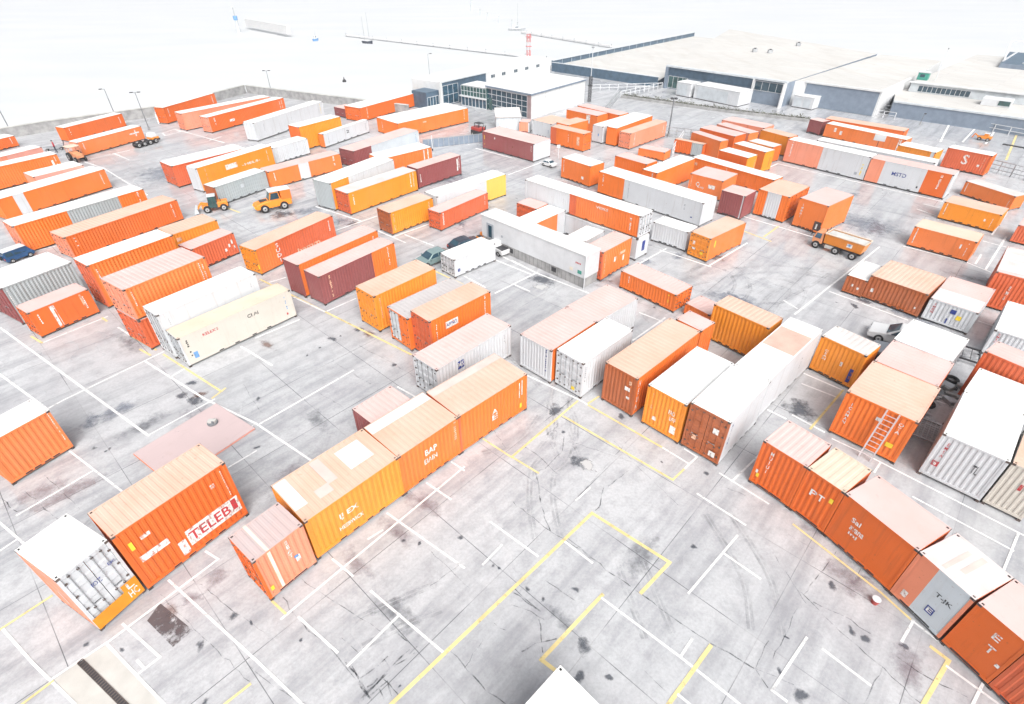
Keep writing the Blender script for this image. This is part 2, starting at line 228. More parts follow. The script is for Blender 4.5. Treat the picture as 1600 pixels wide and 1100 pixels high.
('N28', -16.12, 44.78, 0.9266, 1, 8.85, 2.09, 3.18, 0.0, 'o', 'm', 'p', 'rp', 'c', 'tall red-orange container with dull red end beside the two-tone maroon one', [('s', 'codes', 0.93, 0.62, 0.018, 0.5, 'w', '')]),
('N29', -14.13, 43.19, 0.9086, 1, 8.28, 2.01, 2.78, 0.0, 'm.68 o', 'm', 'p', 'rp', 'c', 'two-tone container, maroon then orange, with pink roof', [('s', 'codes', 0.12, 0.5, 0.025, 0.8, 'q', ''), ('s', 'codes', 0.9, 0.6, 0.02, 0.7, 'w', '')]),
('N30', -21.77, 49.38, 1.0217, 1, 9.43, 2.21, 2.55, 0.0, 'o.24 r', 'a', 'd', 'rq', 'c', 'orange container with big vertical white letters and yellow tags on its corner', [('s', 'V', 0.25, 0.5, 0.05, 0.8, 'w', 'SUDI'), ('s', 'H', 0.62, 0.2, 0.3, 0.2, 'q', 'hamm'), ('s', 'codes', 0.93, 0.7, 0.02, 0.6, 'w', ''), ('s', 'rect', 0.0, 0.3, 0.02, 0.18, 'y', '')]),
('N31', -18.85, 65.49, 0.9977, 1, 10.45, 2.87, 3.26, 0.0, 'a.27 w', 'g', 'p', 'rw', 'c', 'long white container with amber patch and grey ribbed end', []),
('N32', -15.94, 63.73, 0.8743, 1, 10.29, 2.37, 2.57, 0.0, 'a', 'r', 'd', 'rl', 'f', 'long amber container with brick red door end and pale roof', [('s', 'codes', 0.07, 0.62, 0.018, 0.5, 'w', ''), ('s', 'codes', 0.9, 0.7, 0.012, 0.6, 'w', ''), ('s', 'codes', 0.945, 0.6, 0.012, 0.75, 'w', ''), ('s', 'rect', 0.9, 0.3, 0.015, 0.1, 'w', '')]),
('N33', -9.92, 70.91, 0.8328, 1, 7.46, 2.01, 2.57, 0.0, 'm', 'm', 'p', 'rp', 'c', 'plain maroon container with white code panel on its right end', [('s', 'rect', 0.91, 0.55, 0.03, 0.66, 'w', ''), ('s', 'codes', 0.95, 0.6, 0.02, 0.7, 'w', ''), ('s', 'codes', 0.06, 0.5, 0.03, 0.5, 'w', '')]),
('N34', -14.85, 74.6, 0.7351, 1, 7.9, 3.06, 2.78, 0.0, 'o', 'o', 'p', 'rw', 'c', 'ribbed orange container with white roof between maroon and grey ones', [('s', 'rect', 0.84, 0.6, 0.02, 0.7, 'w', ''), ('s', 'rect', 0.92, 0.6, 0.02, 0.7, 'w', '')]),
('N35', -19.12, 82.15, 0.9682, 1, 13.1, 2.98, 2.32, 0.0, 'm.25 l', 'm', 'd', 'rp', 'c', 'container turning from maroon doors to long pale grey side', [('s', 'codes', 0.95, 0.5, 0.012, 0.6, 'B', '')]),
('N36', -27.77, 72.39, 0.8202, 1, 10.38, 2.26, 2.17, 0.0, 'o.4 w.54 o', 'o', 'p', 'rp', 'f', 'orange container with a white band across its middle', [('s', 'codes', 0.9, 0.6, 0.03, 0.7, 'w', ''), ('s', 'codes', 0.07, 0.62, 0.018, 0.5, 'w', '')]),
('N37', -33.65, 65.59, 1.0069, 1, 7.1, 2.01, 2.28, 0.0, 'g', 'b', 'p', 'rw', 'c', 'weathered pale grey-green container beside the yellow loaders', [('s', 'rect', 0.5, 0.6, 0.06, 0.2, 'l', '')]),
('N38a', -36.68, 72.03, 1.0259, 1, 11.24, 2.01, 3.01, 0.0, 'a', 'w', 'f', 'rw', 'f', 'long amber container with white end and white lettering bars', [('s', 'rect', 0.42, 0.66, 0.15, 0.22, 'w', ''), ('s', 'H', 0.68, 0.55, 0.25, 0.1, 'w', '-HELS-'), ('s', 'codes', 0.92, 0.6, 0.012, 0.6, 'w', ''), ('s', 'codes', 0.1, 0.6, 0.015, 0.6, 'q', '')]),
('N38b', -32.69, 80.86, 0.9686, 1, 6.08, 2.23, 2.28, 0.0, 'w', 'w', 'p', 'rw', 'c', 'short white ribbed container joined to the end of the amber one', [('s', 'codes', 0.66, 0.6, 0.015, 0.5, 'g', ''), ('s', 'codes', 0.9, 0.6, 0.015, 0.6, 'g', '')]),
('N39', -40.84, 73.37, 0.8951, 1, 9.96, 3.29, 2.76, 0.0, 'r', 'r', 'd', 'rw', 'c', 'narrow red-orange container with white roof behind the long amber one', []),
('U40', -69.89, 95.07, 1.2, 1, 10.18, 2.01, 2.18, 0.0, 'o', 'o', 'p', 'rw', 'f', 'orange container nearest the quay wall behind the wheeled carrier', [('s', 'codes', 0.07, 0.62, 0.018, 0.5, 'w', ''), ('s', 'codes', 0.92, 0.5, 0.02, 0.6, 'w', '')]),
('U41', -62.44, 87.07, 1.148, 1, 10.24, 2.01, 2.05, 0.0, 'o', 's', 'p', 'rw', 'f', 'orange container carried on the many-wheeled truck, white cross mark', [('s', 'codes', 0.07, 0.62, 0.018, 0.5, 'w', ''), ('s', 'rect', 0.86, 0.6, 0.16, 0.1, 'w', ''), ('s', 'rect', 0.88, 0.6, 0.02, 0.5, 'w', '')]),
('U42', -59.78, 107.38, 1.2874, 1, 12.68, 2.01, 2.72, 0.0, 'o', 'o', 'd', 'rw', 'c', 'back left orange container at the corner of the quay wall', [('s', 'codes', 0.07, 0.62, 0.018, 0.5, 'w', ''), ('s', 'codes', 0.93, 0.62, 0.018, 0.5, 'w', '')]),
('U43', -50.94, 103.48, 0.914, 1, 16.54, 2.23, 2.79, 0.0, 's', 's', 'd', 'rw', 'c', 'long salmon container with whitish roof, second from quay corner', []),
('U44', -47.22, 102.64, 1.1046, 1, 16.69, 2.02, 2.52, 0.0, 'o', 's', 'd', 'rw', 'c', 'orange container with white swan-like mark, third from quay corner', [('s', 'rect', 0.27, 0.42, 0.06, 0.16, 'w', ''), ('s', 'codes', 0.07, 0.62, 0.018, 0.5, 'w', ''), ('s', 'codes', 0.93, 0.6, 0.01, 0.6, 'w', ''), ('s', 'codes', 0.96, 0.6, 0.01, 0.6, 'w', '')]),
('U45', -38.15, 97.61, 1.164, 1, 16.61, 2.15, 2.82, 0.0, 'w', 'w', 'f', 'rw', 'f', 'long clean white reefer container in the back row', [('s', 'codes', 0.5, 0.6, 0.012, 0.2, 'g', ''), ('s', 'codes', 0.12, 0.6, 0.01, 0.4, 'g', ''), ('s', 'codes', 0.95, 0.6, 0.01, 0.6, 'y', '')]),
('U46', -30.25, 88.19, 0.953, 1, 7.96, 2.44, 3.45, 0.0, 'a', 'o', 'p', 'rw', 'c', 'orange container with ribbed end in front of the white reefer', []),
('U47', -26.56, 90.41, 1.0612, 1, 10.21, 0.92, 2.05, 0.0, 'w', 'o', 'p', 'rw', 'f', 'white-sided container with plain orange end', [('s', 'H', 0.52, 0.6, 0.06, 0.24, 'K', '2'), ('s', 'codes', 0.1, 0.5, 0.012, 0.6, 'g', ''), ('s', 'codes', 0.93, 0.5, 0.02, 0.6, 'g', '')]),
('U48', -23.6, 109.36, 1.0003, 1, 16.45, 3.86, 2.37, 0.0, 'o', 'o', 'd', 'rw', 'f', 'long orange container in front of the blue glass hall', [('s', 'codes', 0.1, 0.5, 0.012, 0.8, 'w', ''), ('s', 'codes', 0.93, 0.5, 0.02, 0.6, 'w', '')]),
('U49', -30.42, 106.54, 0.9366, 1, 2.73, 3.04, 1.57, 0.0, 'm', 'm', 'd', 'rp', 'c', 'dark purple-red container end almost hidden behind the back orange one', []),
('U50', -14.85, 97.97, 0.7818, 1, 14.85, 5.99, 2.36, 0.0, 'o', 'o', 'p', 'rw', 'f', 'wide white-roofed orange container near the glass entrance', [('s', 'rect', 0.36, 0.7, 0.05, 0.1, 'q', ''), ('s', 'codes', 0.94, 0.6, 0.015, 0.8, 'w', ''), ('e', 'codes', 0.75, 0.5, 0.03, 0.6, 'w', '')]),
('R51', 0.74, 82.91, 2.3929, -1, 10.28, 3.69, 2.56, 0.0, 'm', 'w', 'f', 'rp', 'c', 'long dusty maroon container with one white end, facing the open lane', [('s', 'codes', 0.96, 0.5, 0.02, 0.7, 'y', ''), ('s', 'rect', 0.75, 0.75, 0.02, 0.12, 'w', ''), ('s', 'codes', 0.05, 0.6, 0.012, 0.5, 'w', ''), ('s', 'rect', 0.4, 0.5, 0.02, 0.12, 'b', '')]),
('R52a', 6.62, 92.69, 2.329, -1, 4.08, 4.52, 2.36, 0.0, 'w', 'w', 'f', 'rq', 'f', 'white container with peach front edge left of the orange-doored one', [('s', 'codes', 0.14, 0.4, 0.03, 0.3, 'N', '')]),
('R52b', 9.14, 85.75, 2.3695, -1, 6.43, 1.87, 2.6, 0.0, 'o.82 r', 'o', 'd', 'rq', 'f', 'orange container with ladder-like orange doors on its left', [('s', 'codes', 0.45, 0.55, 0.015, 0.5, 'w', ''), ('s', 'rect', 0.16, 0.5, 0.08, 0.5, 'q', '')]),
('R52c', 2.5, 94.64, 2.895, -1, 1.7, 2.01, 1.75, 0.0, 'w.12 s', 'w', 'f', 'rp', 'f', 'tiny salmon and white box by the glass pavilion', []),
('R53', 9.76, 89.87, 0.7383, 1, 4.7, 2.49, 2.75, 0.0, 'o', 'o', 'p', 'rq', 'c', 'short orange container standing crosswise behind the orange-doored one', []),
('R54a', 12.8, 96.36, 2.3471, -1, 6.54, 2.84, 2.77, 0.0, 'o', 'o', 'p', 'rp', 'f', 'orange container with white square sign below the white pavilion', [('s', 'rect', 0.28, 0.7, 0.12, 0.5, 'w', '')]),
('R54b', 15.58, 97.88, 2.2748, -1, 9.35, 2.39, 2.75, 0.0, 'o', 'o', 'p', 'rp', 'f', 'rearmost orange container beside the white pavilion', []),
('R55a', 17.53, 91.71, 0.7781, 1, 11.25, 1.96, 2.57, 0.0, 'w', 'w', 'f', 'rw', 'f', 'white-roofed container with white door end and blue dot', [('e', 'rect', 0.4, 0.45, 0.1, 0.16, 'B', '')]),
('R55b', 18.97, 90.07, 0.8339, 1, 10.57, 1.74, 2.7, 0.0, 'o', 'o', 'p', 'rw', 'c', 'orange container pressed against the white-doored one', []),
('R56', 20.74, 88.09, 0.7869, 1, 9.98, 2.01, 2.38, 0.0, 's', 's', 'd', 'rq', 'f', 'salmon container with pink doors below the lamp post', [('s', 'codes', 0.12, 0.5, 0.02, 0.8, 'w', ''), ('s', 'codes', 0.92, 0.6, 0.02, 0.6, 'w', '')]),
('R57', 9.27, 70.42, 2.2846, -1, 5.04, 2.58, 2.68, 0.0, 'o', 'o', 'p', 'rw', 'f', 'blunt orange box with white roof standing by the small white car', [('s', 'rect', 0.25, 0.3, 0.08, 0.14, 'w', ''), ('s', 'codes', 0.92, 0.6, 0.03, 0.6, 'w', '')]),
('R58a', 16.19, 70.78, 2.298, -1, 5.03, 2.29, 2.74, 0.0, 'o', 'o', 'p', 'rp', 'c', 'orange container with white base lettering behind the long white one', [('s', 'H', 0.9, 0.2, 0.16, 0.2, 'w', 'VBEF')]),
('R58b', 20.85, 80.11, 2.4844, -1, 4.06, 2.11, 1.27, 0.0, 'o', 'o', 'p', 'rp', 'c', 'small orange container behind the one with base lettering', []),
('R59', 19.94, 68.42, 0.746, 1, 8.38, 2.14, 2.74, 0.0, 'o', 'o', 'p', 'rw', 'f', 'white-roofed orange container forming the corner of an L', [('e', 'rect', 0.3, 0.5, 0.06, 0.9, 'w', '')]),
('R60', 28.84, 69.56, 2.2355, -1, 11.79, 2.01, 1.98, 0.0, 'o', 'o', 'p', 'rw', 'c', 'long orange container forming the far arm of the L', [('s', 'codes', 0.55, 0.6, 0.012, 0.6, 'w', ''), ('s', 'rect', 0.95, 0.6, 0.05, 0.2, 'q', '')]),
('R61', 24.76, 65.56, 2.3615, -1, 4.26, 3.77, 2.41, 0.0, 'o', 'o', 'p', 'rp', 'f', 'orange box with white emblem and block lettering inside the L', [('s', 'H', 0.72, 0.5, 0.12, 0.3, 'w', 'Q'), ('s', 'H', 0.58, 0.38, 0.12, 0.12, 'w', 'msp'), ('s', 'rect', 0.3, 0.55, 0.2, 0.2, 'w', ''), ('s', 'codes', 0.93, 0.6, 0.03, 0.6, 'q', '')]),
('R62', 16.59, 61.39, 2.3082, -1, 14.36, 2.71, 2.69, 0.0, 'w.73 o', 'w', 'p', 'rw', 'f', 'longest white reefer with orange patch at its far end', [('s', 'codes', 0.15, 0.6, 0.015, 0.25, 'g', ''), ('s', 'rect', 0.08, 0.25, 0.015, 0.06, 'N', ''), ('s', 'codes', 0.68, 0.5, 0.01, 0.7, 'g', ''), ('s', 'codes', 0.95, 0.6, 0.015, 0.6, 'w', '')]),
('R63', 25.44, 58.9, 2.3505, 1, 2.78, 2.59, 2.72, 0.0, 'w.1 m', 'm', 'p', 'rp', 'c', 'dark red ribbed container front between emblem box and striped one', [('s', 'codes', 0.92, 0.5, 0.05, 0.8, 'w', ''), ('s', 'rect', 0.75, 0.15, 0.06, 0.1, 'w', '')]),
('R64', 30.48, 59.0, 2.3079, -1, 3.48, 4.88, 2.95, 0.0, 'o.25 w.7 o', 'o', 'd', 'rq', 'c', 'orange container with broad white stripe on its front', []),
('R65', 33.65, 55.79, 2.2153, -1, 3.11, 5.28, 3.15, 0.0, 'o', 'o', 'p', 'rp', 'f', 'orange container with dark square sign, beside the tank truck', [('s', 'rect', 0.16, 0.2, 0.24, 0.36, 'k', ''), ('s', 'rect', 0.18, 0.2, 0.05, 0.18, 'w', ''), ('s', 'V', 0.82, 0.58, 0.06, 0.5, 'w', 'IMMNI')]),
('R66', 20.36, 49.57, 0.6848, 1, 6.01, 2.19, 2.47, 0.0, 'o', 'a', 'd', 'rq', 'f', 'orange container with amber doors end and peach roof, alone right of centre', [('s', 'rect', 0.16, 0.65, 0.03, 0.3, 'y', ''), ('e', 'rect', 0.75, 0.6, 0.1, 0.15, 'w', ''), ('e', 'rect', 0.3, 0.25, 0.14, 0.1, 'y', ''), ('e', 'rect', 0.72, 0.35, 0.14, 0.08, 'w', '')]),
('R67', 16.58, 51.25, 2.3853, -1, 3.87, 2.01, 2.08, 0.0, 'w', 'w', 'p', 'rw', 'c', 'low white ribbed container under the longest white reefer', []),
('K69', 8.93, 45.54, 0.7936, 1, 4.47, 2.01, 2.89, 0.0, 'o', 'r', 'd', 'rp', 'c', 'orange container with scratched white marks at the corner of the white cabin', [('s', 'rect', 0.45, 0.5, 0.07, 0.18, 'w', ''), ('s', 'rect', 0.7, 0.62, 0.2, 0.1, 'q', ''), ('s', 'rect', 0.75, 0.4, 0.05, 0.2, 'w', ''), ('s', 'codes', 0.1, 0.5, 0.04, 0.7, 'q', '')]),
('K70', 7.34, 49.42, 0.8398, 1, 3.32, 2.1, 1.96, 0.0, 'w', 'w', 'f', 'rw', 'f', 'white box inside the cabin courtyard', []),
('K71a', 7.47, 53.17, 2.3621, -1, 14.67, 2.05, 2.26, 0.0, 'w', 'w', 'f', 'rw', 'f', 'lower white container under the long white-roofed orange one', [('e', 'rect', 0.6, 0.5, 0.25, 0.5, 'N', '')]),
('K71b', 7.47, 53.17, 2.3621, -1, 14.67, 2.05, 2.26, 2.27, 'o.52 r.58 w', 'w', 'D', 'rw', 'c', 'upper orange and white container with long white roof behind the cabin', [('s', 'H', 0.3, 0.78, 0.1, 0.12, 'w', 'VEIKS'), ('s', 'codes', 0.07, 0.5, 0.015, 0.6, 'w', '')]),
('K72', 3.18, 52.57, 0.8157, 1, 4.72, 2.3, 2.69, 0.0, 'o.73 w', 'o', 'p', 'rw', 'f', 'orange and white container closing the cabin courtyard', [('s', 'codes', 0.1, 0.5, 0.015, 0.6, 'R', '')]),
('K73', 2.27, 55.35, 0.8287, 1, 2.0, 2.72, 2.76, 0.0, 'o', 'r', 'd', 'rp', 'c', 'small orange container with pink roof tucked behind the cabin', []),
('K74', -5.16, 62.13, 0.778, 1, 10.53, 2.25, 2.67, 0.0, 'w.7 y', 'w', 'p', 'rw', 'f', 'white container with yellow right end', [('s', 'codes', 0.03, 0.6, 0.01, 0.6, 'w', '')]),
('K75', -11.44, 56.37, 0.8272, 1, 5.88, 2.2, 2.5, 0.0, 'a', 'b', 'd', 'rq', 'c', 'amber ribbed container with brown doors, between lane and red-orange one', [('s', 'codes', 0.9, 0.6, 0.02, 0.7, 'w', ''), ('s', 'codes', 0.08, 0.5, 0.03, 0.8, 'q', '')]),
('K76', -5.8, 58.02, 0.8889, 1, 7.72, 1.82, 2.08, 0.0, 'r', 'r', 'd', 'rp', 'c', 'red-orange container with pink roof next to white and yellow one', [('s', 'codes', 0.06, 0.6, 0.03, 0.8, 'w', ''), ('s', 'codes', 0.93, 0.6, 0.015, 0.6, 'w', '')]),
('K77', -4.05, 46.41, 0.7574, 1, 5.0, 2.01, 1.91, 0.0, 'w', 'w', 'd', 'rw', 'f', 'small white reefer with blue disc in front of green car', [('s', 'rect', 0.1, 0.3, 0.05, 0.17, 'N', ''), ('s', 'codes', 0.5, 0.7, 0.01, 0.2, 'g', '')]),
('P78a', 3.32, 31.55, 0.7966, 1, 4.93, 2.87, 2.86, 0.0, 'o', 'w', 'p', 'rp', 'c', 'pink-roofed container with white ribbed end and orange corner', [('e', 'codes', 0.16, 0.6, 0.05, 0.7, 'N', '')]),
('P78b', 6.88, 35.09, 0.7483, 1, 4.93, 3.0, 2.77, 0.0, 'w', 'w', 'p', 'rp', 'c', 'pink-roofed white container behind the ribbed-end one', []),
('P79', 5.7, 29.91, 0.7827, 1, 5.44, 2.27, 2.99, 0.0, 'w', 'w', 'd', 'rw', 'c', 'white ribbed container with white roof and weathered door end', [('s', 'codes', 0.06, 0.62, 0.015, 0.45, 'K', ''), ('e', 'rect', 0.3, 0.15, 0.12, 0.1, 'y', '')]),
('P80', 9.44, 28.8, 0.7691, 1, 7.35, 2.45, 3.19, 0.0, 'o', 'b', 'p', 'rq', 'c', 'long rusty brown-orange container with ribbed end and peach roof', [('s', 'V', 0.05, 0.5, 0.03, 0.8, 'w', 'HEUN'), ('e', 'rect', 0.25, 0.62, 0.16, 0.1, 'w', ''), ('e', 'rect', 0.2, 0.4, 0.1, 0.06, 'w', ''), ('e', 'rect', 0.18, 0.8, 0.08, 0.1, 'q', '')]),
('P81', 13.25, 32.53, 0.7042, 1, 1.7, 2.14, 2.74, 0.0, 'o', 'o', 'p', 'rp', 'c', 'short pink-topped orange container at the back of the rusty row', []),
('P82', 12.37, 40.74, 2.2916, -1, 5.72, 2.32, 1.71, 0.0, 'o', 'o', 'd', 'rp', 'c', 'single orange container with pink roof and rusty open-door end', [('s', 'codes', 0.84, 0.5, 0.02, 0.75, 'w', ''), ('s', 'codes', 0.12, 0.6, 0.03, 0.5, 'y', '')]),
('P83a', 15.69, 37.33, 2.2197, -1, 2.34, 2.01, 1.1, 0.0, 'o', 'o', 'p', 'rp', 'c', 'short low orange container touching the tall amber one', []),
('P83b', 17.2, 33.22, 2.2778, -1, 4.31, 2.01, 3.1, 0.0, 'a', 'a', 'p', 'rq', 'c', 'tall amber container with cream-orange roof behind the white pair', [('s', 'codes', 0.1, 0.3, 0.02, 0.25, 'w', '')]),
('P84', 11.13, 25.89, 0.7691, 1, 5.61, 2.63, 3.18, 0.0, 'a', 'a', 'p', 'rw', 'f', 'bright amber container with white roof, lettered front', [('e', 'V', 0.82, 0.66, 0.04, 0.4, 'q', 'PEIIIAM'), ('e', 'rect', 0.2, 0.22, 0.14, 0.2, 'w', ''), ('e', 'H', 0.3, 0.62, 0.16, 0.12, 'w', 'PAO'), ('e', 'H', 0.25, 0.47, 0.16, 0.1, 'w', 'EEF'), ('e', 'rect', 0.7, 0.25, 0.1, 0.1, 'w', '')]),
('P85', 12.82, 23.84, 0.7805, 1, 5.02, 2.4, 3.49, 0.0, 'w', 'b', 'd', 'rw', 'f', 'white container with rust-brown locked doors', [('s', 'V', 0.12, 0.55, 0.03, 0.6, 'N', 'MSIOMI'), ('e', 'rect', 0.25, 0.68, 0.14, 0.12, 'w', ''), ('e', 'rect', 0.2, 0.16, 0.16, 0.12, 'w', ''), ('e', 'rect', 0.72, 0.32, 0.12, 0.1, 'q', '')]),
('P86', 17.57, 28.45, 0.7538, 1, 7.92, 2.25, 3.36, 0.0, 'w', 'w', 'p', 'rw', 'f', 'long white container with pink-patched roof behind the rust-doored one', [('s', 'codes', 0.7, 0.5, 0.01, 0.4, 'K', ''), ('t', 'rect', 0.62, 0.5, 0.36, 0.96, 'G', '')]),
('P87', 22.96, 29.69, 2.2257, -1, 3.01, 2.01, 2.94, 0.0, 'a', 'a', 'p', 'rl', 'c', 'amber container with pale roof and blue name plate, behind the ladder one', [('s', 'V', 0.78, 0.55, 0.08, 0.3, 'w', 'CSAN'), ('s', 'rect', 0.15, 0.3, 0.08, 0.4, 'N', ''), ('s', 'rect', 0.4, 0.5, 0.05, 0.12, 'w', '')]),
('Q88', 22.48, 24.07, 0.7559, 1, 4.23, 3.72, 3.35, 0.0, 'o', 'o', 'p', 'rq', 'c', 'orange container with white ladder leaning on its front', [('e', 'V', 0.86, 0.55, 0.05, 0.5, 'w', 'ICAMAN'), ('e', 'rect', 0.18, 0.3, 0.1, 0.1, 'y', ''), ('e', 'V', 0.17, 0.72, 0.07, 0.25, 'w', 'OTA'), ('e', 'rect', 0.45, 0.72, 0.09, 0.08, 'w', '')]),
('Q89', 25.93, 27.42, 0.7408, 1, 3.42, 3.59, 2.81, 0.0, 's', 's', 'p', 'rp', 'c', 'pale pink-roofed container between ladder container and white-roofed one', []),
('Q90', 28.58, 29.89, 0.7164, 1, 3.75, 3.45, 2.84, 0.0, 'w', 'w', 'p', 'rw', 'c', 'white-roofed container with orange edge beside the parked white car', []),
('Q91', 30.88, 41.87, 0.756, 1, 3.81, 1.6, 1.7, 0.0, 'b', 'b', 'p', 'rw', 'c', 'small brown container with white roof at the lane edge', [('e', 'rect', 0.3, 0.4, 0.1, 0.14, 'w', ''), ('e', 'rect', 0.6, 0.5, 0.1, 0.14, 'w', ''), ('s', 'rect', 0.3, 0.4, 0.06, 0.14, 'w', '')]),
('Q92', 33.21, 39.83, 2.2725, -1, 4.29, 4.22, 2.22, 0.0, 'b', 'b', 'p', 'rq', 'c', 'rust-brown ribbed container with pale orange roof', [('s', 'rect', 0.88, 0.4, 0.05, 0.16, 'w', ''), ('e', 'rect', 0.9, 0.4, 0.05, 0.16, 'w', ''), ('s', 'rect', 0.1, 0.3, 0.03, 0.08, 'w', '')]),
('Q93', 36.25, 37.37, 0.7447, 1, 5.27, 3.19, 1.98, 0.0, 'w', 'w', 'p', 'rp', 'c', 'white container with blue squares and yellow disc, pink and white roof', [('e', 'rect', 0.45, 0.7, 0.12, 0.2, 'N', ''), ('e', 'rect', 0.3, 0.5, 0.1, 0.2, 'y', ''), ('e', 'V', 0.85, 0.6, 0.06, 0.5, 'R', 'IMGN'), ('e', 'rect', 0.5, 0.2, 0.03, 0.3, 'N', ''), ('t', 'rect', 0.22, 0.5, 0.42, 0.96, 'W', '')]),
('Q94', 42.69, 39.96, 0.8139, 1, 6.3, 3.39, 3.19, 0.0, 'r', 'r', 'p', 'rx', 'c', 'red ribbed container with striped white roof at the right edge', [('e', 'V', 0.6, 0.5, 0.05, 0.4, 'w', 'EMS'), ('t', 'rect', 0.2, 0.5, 0.2, 0.96, 'W', ''), ('t', 'rect', 0.65, 0.5, 0.2, 0.96, 'W', '')]),
('Q94b', 52.79, 51.29, 0.7632, 1, 2.89, 1.97, 1.87, 0.0, 'r', 'r', 'p', 'rp', 'c', 'red container cropped by the right edge beside the middle striped lane', []),
('Q95', 37.67, 33.11, 0.7966, 1, 5.56, 2.59, 2.14, 0.0, 'w', 'w', 'p', 'rw', 'c', 'pale grey ribbed container with white roof at right, red-lettered', [('e', 'V', 0.85, 0.7, 0.06, 0.4, 'R', 'EMSC')]),
('Q96', 31.43, 26.57, 0.5904, 1, 1.9, 2.89, 3.8, 0.0, 'r', 'r', 'p', 'rp', 'c', 'red-orange ribbed container in the narrow alley at right', []),
('Q97a', 25.99, 21.32, 0.7784, 1, 4.95, 2.92, 3.21, 0.0, 'w', 'w', 'p', 'rw', 'c', 'large white container with red square label and black numeral', [('e', 'rect', 0.86, 0.33, 0.11, 0.12, 'R', ''), ('e', 'rect', 0.86, 0.32, 0.04, 0.06, 'w', ''), ('e', 'H', 0.32, 0.55, 0.1, 0.2, 'K', 'TL'), ('e', 'V', 0.84, 0.68, 0.05, 0.35, 'R', 'EMSA')]),
('Q97b', 29.54, 24.44, 0.726, 1, 3.32, 3.31, 2.81, 0.0, 'w', 'w', 'p', 'rw', 'c', 'white-roofed container right behind the one with the red label', []),
('Q98', 27.34, 19.23, 0.7656, 1, 3.81, 1.7, 3.2, 0.0, 'c', 'c', 'p', 'rq', 'c', 'rusty off-white container cropped at the right edge', [('e', 'rect', 0.5, 0.6, 0.08, 0.14, 'R', '')]),
('S99', 15.03, 19.93, 2.2334, -1, 2.4, 2.49, 3.29, 0.0, 'o', 'o', 'p', 'rp', 'c', 'first orange container of the lower right row, vertical white letters', [('s', 'V', 0.72, 0.62, 0.07, 0.5, 'w', 'MUIUI'), ('s', 'rect', 0.86, 0.22, 0.06, 0.09, 'y', ''), ('s', 'rect', 0.9, 0.3, 0.05, 0.08, 'w', '')]),
('S100', 16.37, 18.11, 2.1695, -1, 1.92, 2.49, 3.29, 0.0, 'o', 'o', 'p', 'rc', 'c', 'second orange container of the lower right row, cream roof', [('s', 'H', 0.62, 0.6, 0.18, 0.14, 'w', 'P'), ('s', 'H', 0.42, 0.6, 0.16, 0.14, 'w', 'T'), ('s', 'rect', 0.18, 0.68, 0.09, 0.1, 'y', '')]),
('S101', 17.78, 15.6, 2.0456, -1, 3.49, 2.44, 3.29, 0.0, 'o', 'o', 'p', 'rp', 'f', 'smooth orange container with cursive white writing, lower right row', [('s', 'H', 0.72, 0.66, 0.13, 0.1, 'w', 'Sal'), ('s', 'H', 0.66, 0.5, 0.2, 0.09, 'w', 'avana'), ('s', 'H', 0.68, 0.38, 0.13, 0.08, 'w', 'inj')]),
('S102', 19.08, 12.85, 1.9658, -1, 2.35, 2.44, 3.29, 0.0, 'l.62 s', 's', 'p', 'rx', 'f', 'half salmon half pale blue container in the lower right row', [('s', 'H', 0.3, 0.6, 0.3, 0.1, 'K', 'T-JK'), ('s', 'rect', 0.36, 0.28, 0.14, 0.14, 'N', ''), ('s', 'H', 0.36, 0.28, 0.1, 0.09, 'w', 'E'), ('s', 'rect', 0.8, 0.18, 0.1, 0.13, 'w', ''), ('t', 'rect', 0.42, 0.6, 0.1, 0.6, 'F', ''), ('t', 'rect', 0.62, 0.45, 0.08, 0.7, 'F', '')]),
('S103', 19.95, 10.85, 1.9985, -1, 1.88, 2.44, 3.29, 0.0, 'o', 'o', 'p', 'rp', 'f', 'last full orange container of the lower right row, white E mark', [('s', 'H', 0.42, 0.74, 0.14, 0.12, 'w', 'E'), ('s', 'H', 0.36, 0.5, 0.16, 0.14, 'w', 'T'), ('s', 'rect', 0.1, 0.36, 0.1, 0.06, 'w', '')]),
('S104', 20.75, 8.85, 1.9172, -1, 2.18, 2.44, 3.29, 0.0, 'r', 'r', 'p', 'rp', 'c', 'orange-red container cut off at the bottom right corner', []),
('BW', 1.43, 6.97, -0.8041, 1, 2.78, 3.5, 2.81, 0.0, 'w', 'w', 'p', 'rw', 'f', 'white-roofed container cropped by the bottom frame edge', []),
('X106', 50.26, 92.55, 2.093, -1, 2.26, 2.01, 2.1, 0.0, 'm', 'm', 'd', 'rp', 'c', 'small maroon container with gridded doors in the far right row', []),
('X107', 58.41, 93.31, 2.3637, 1, 11.92, 2.59, 1.33, 0.0, 'o', 'o', 'p', 'rq', 'f', 'rearmost long orange container of the far right rows', [('s', 'codes', 0.07, 0.5, 0.012, 0.8, 'w', '')]),
('X108', 54.63, 86.23, 2.2059, -1, 11.88, 2.01, 2.06, 0.0, 'o', 'o', 'p', 'rw', 'f', 'long orange container with white tag, second from the back at far right', [('s', 'rect', 0.78, 0.5, 0.03, 0.3, 'w', ''), ('s', 'rect', 0.86, 0.65, 0.03, 0.3, 'w', ''), ('s', 'rect', 0.07, 0.5, 0.012, 0.9, 'w', ''), ('s', 'rect', 0.05, 0.5, 0.012, 0.9, 'w', '')]),
('X109', 55.46, 74.83, 2.2404, 1, 4.61, 2.59, 2.76, 0.0, 'w.12 a', 'a', 'p', 'rw', 'c', 'amber container with white end panel in the far right rows', [('s', 'codes', 0.92, 0.6, 0.01, 0.6, 'q', '')]),
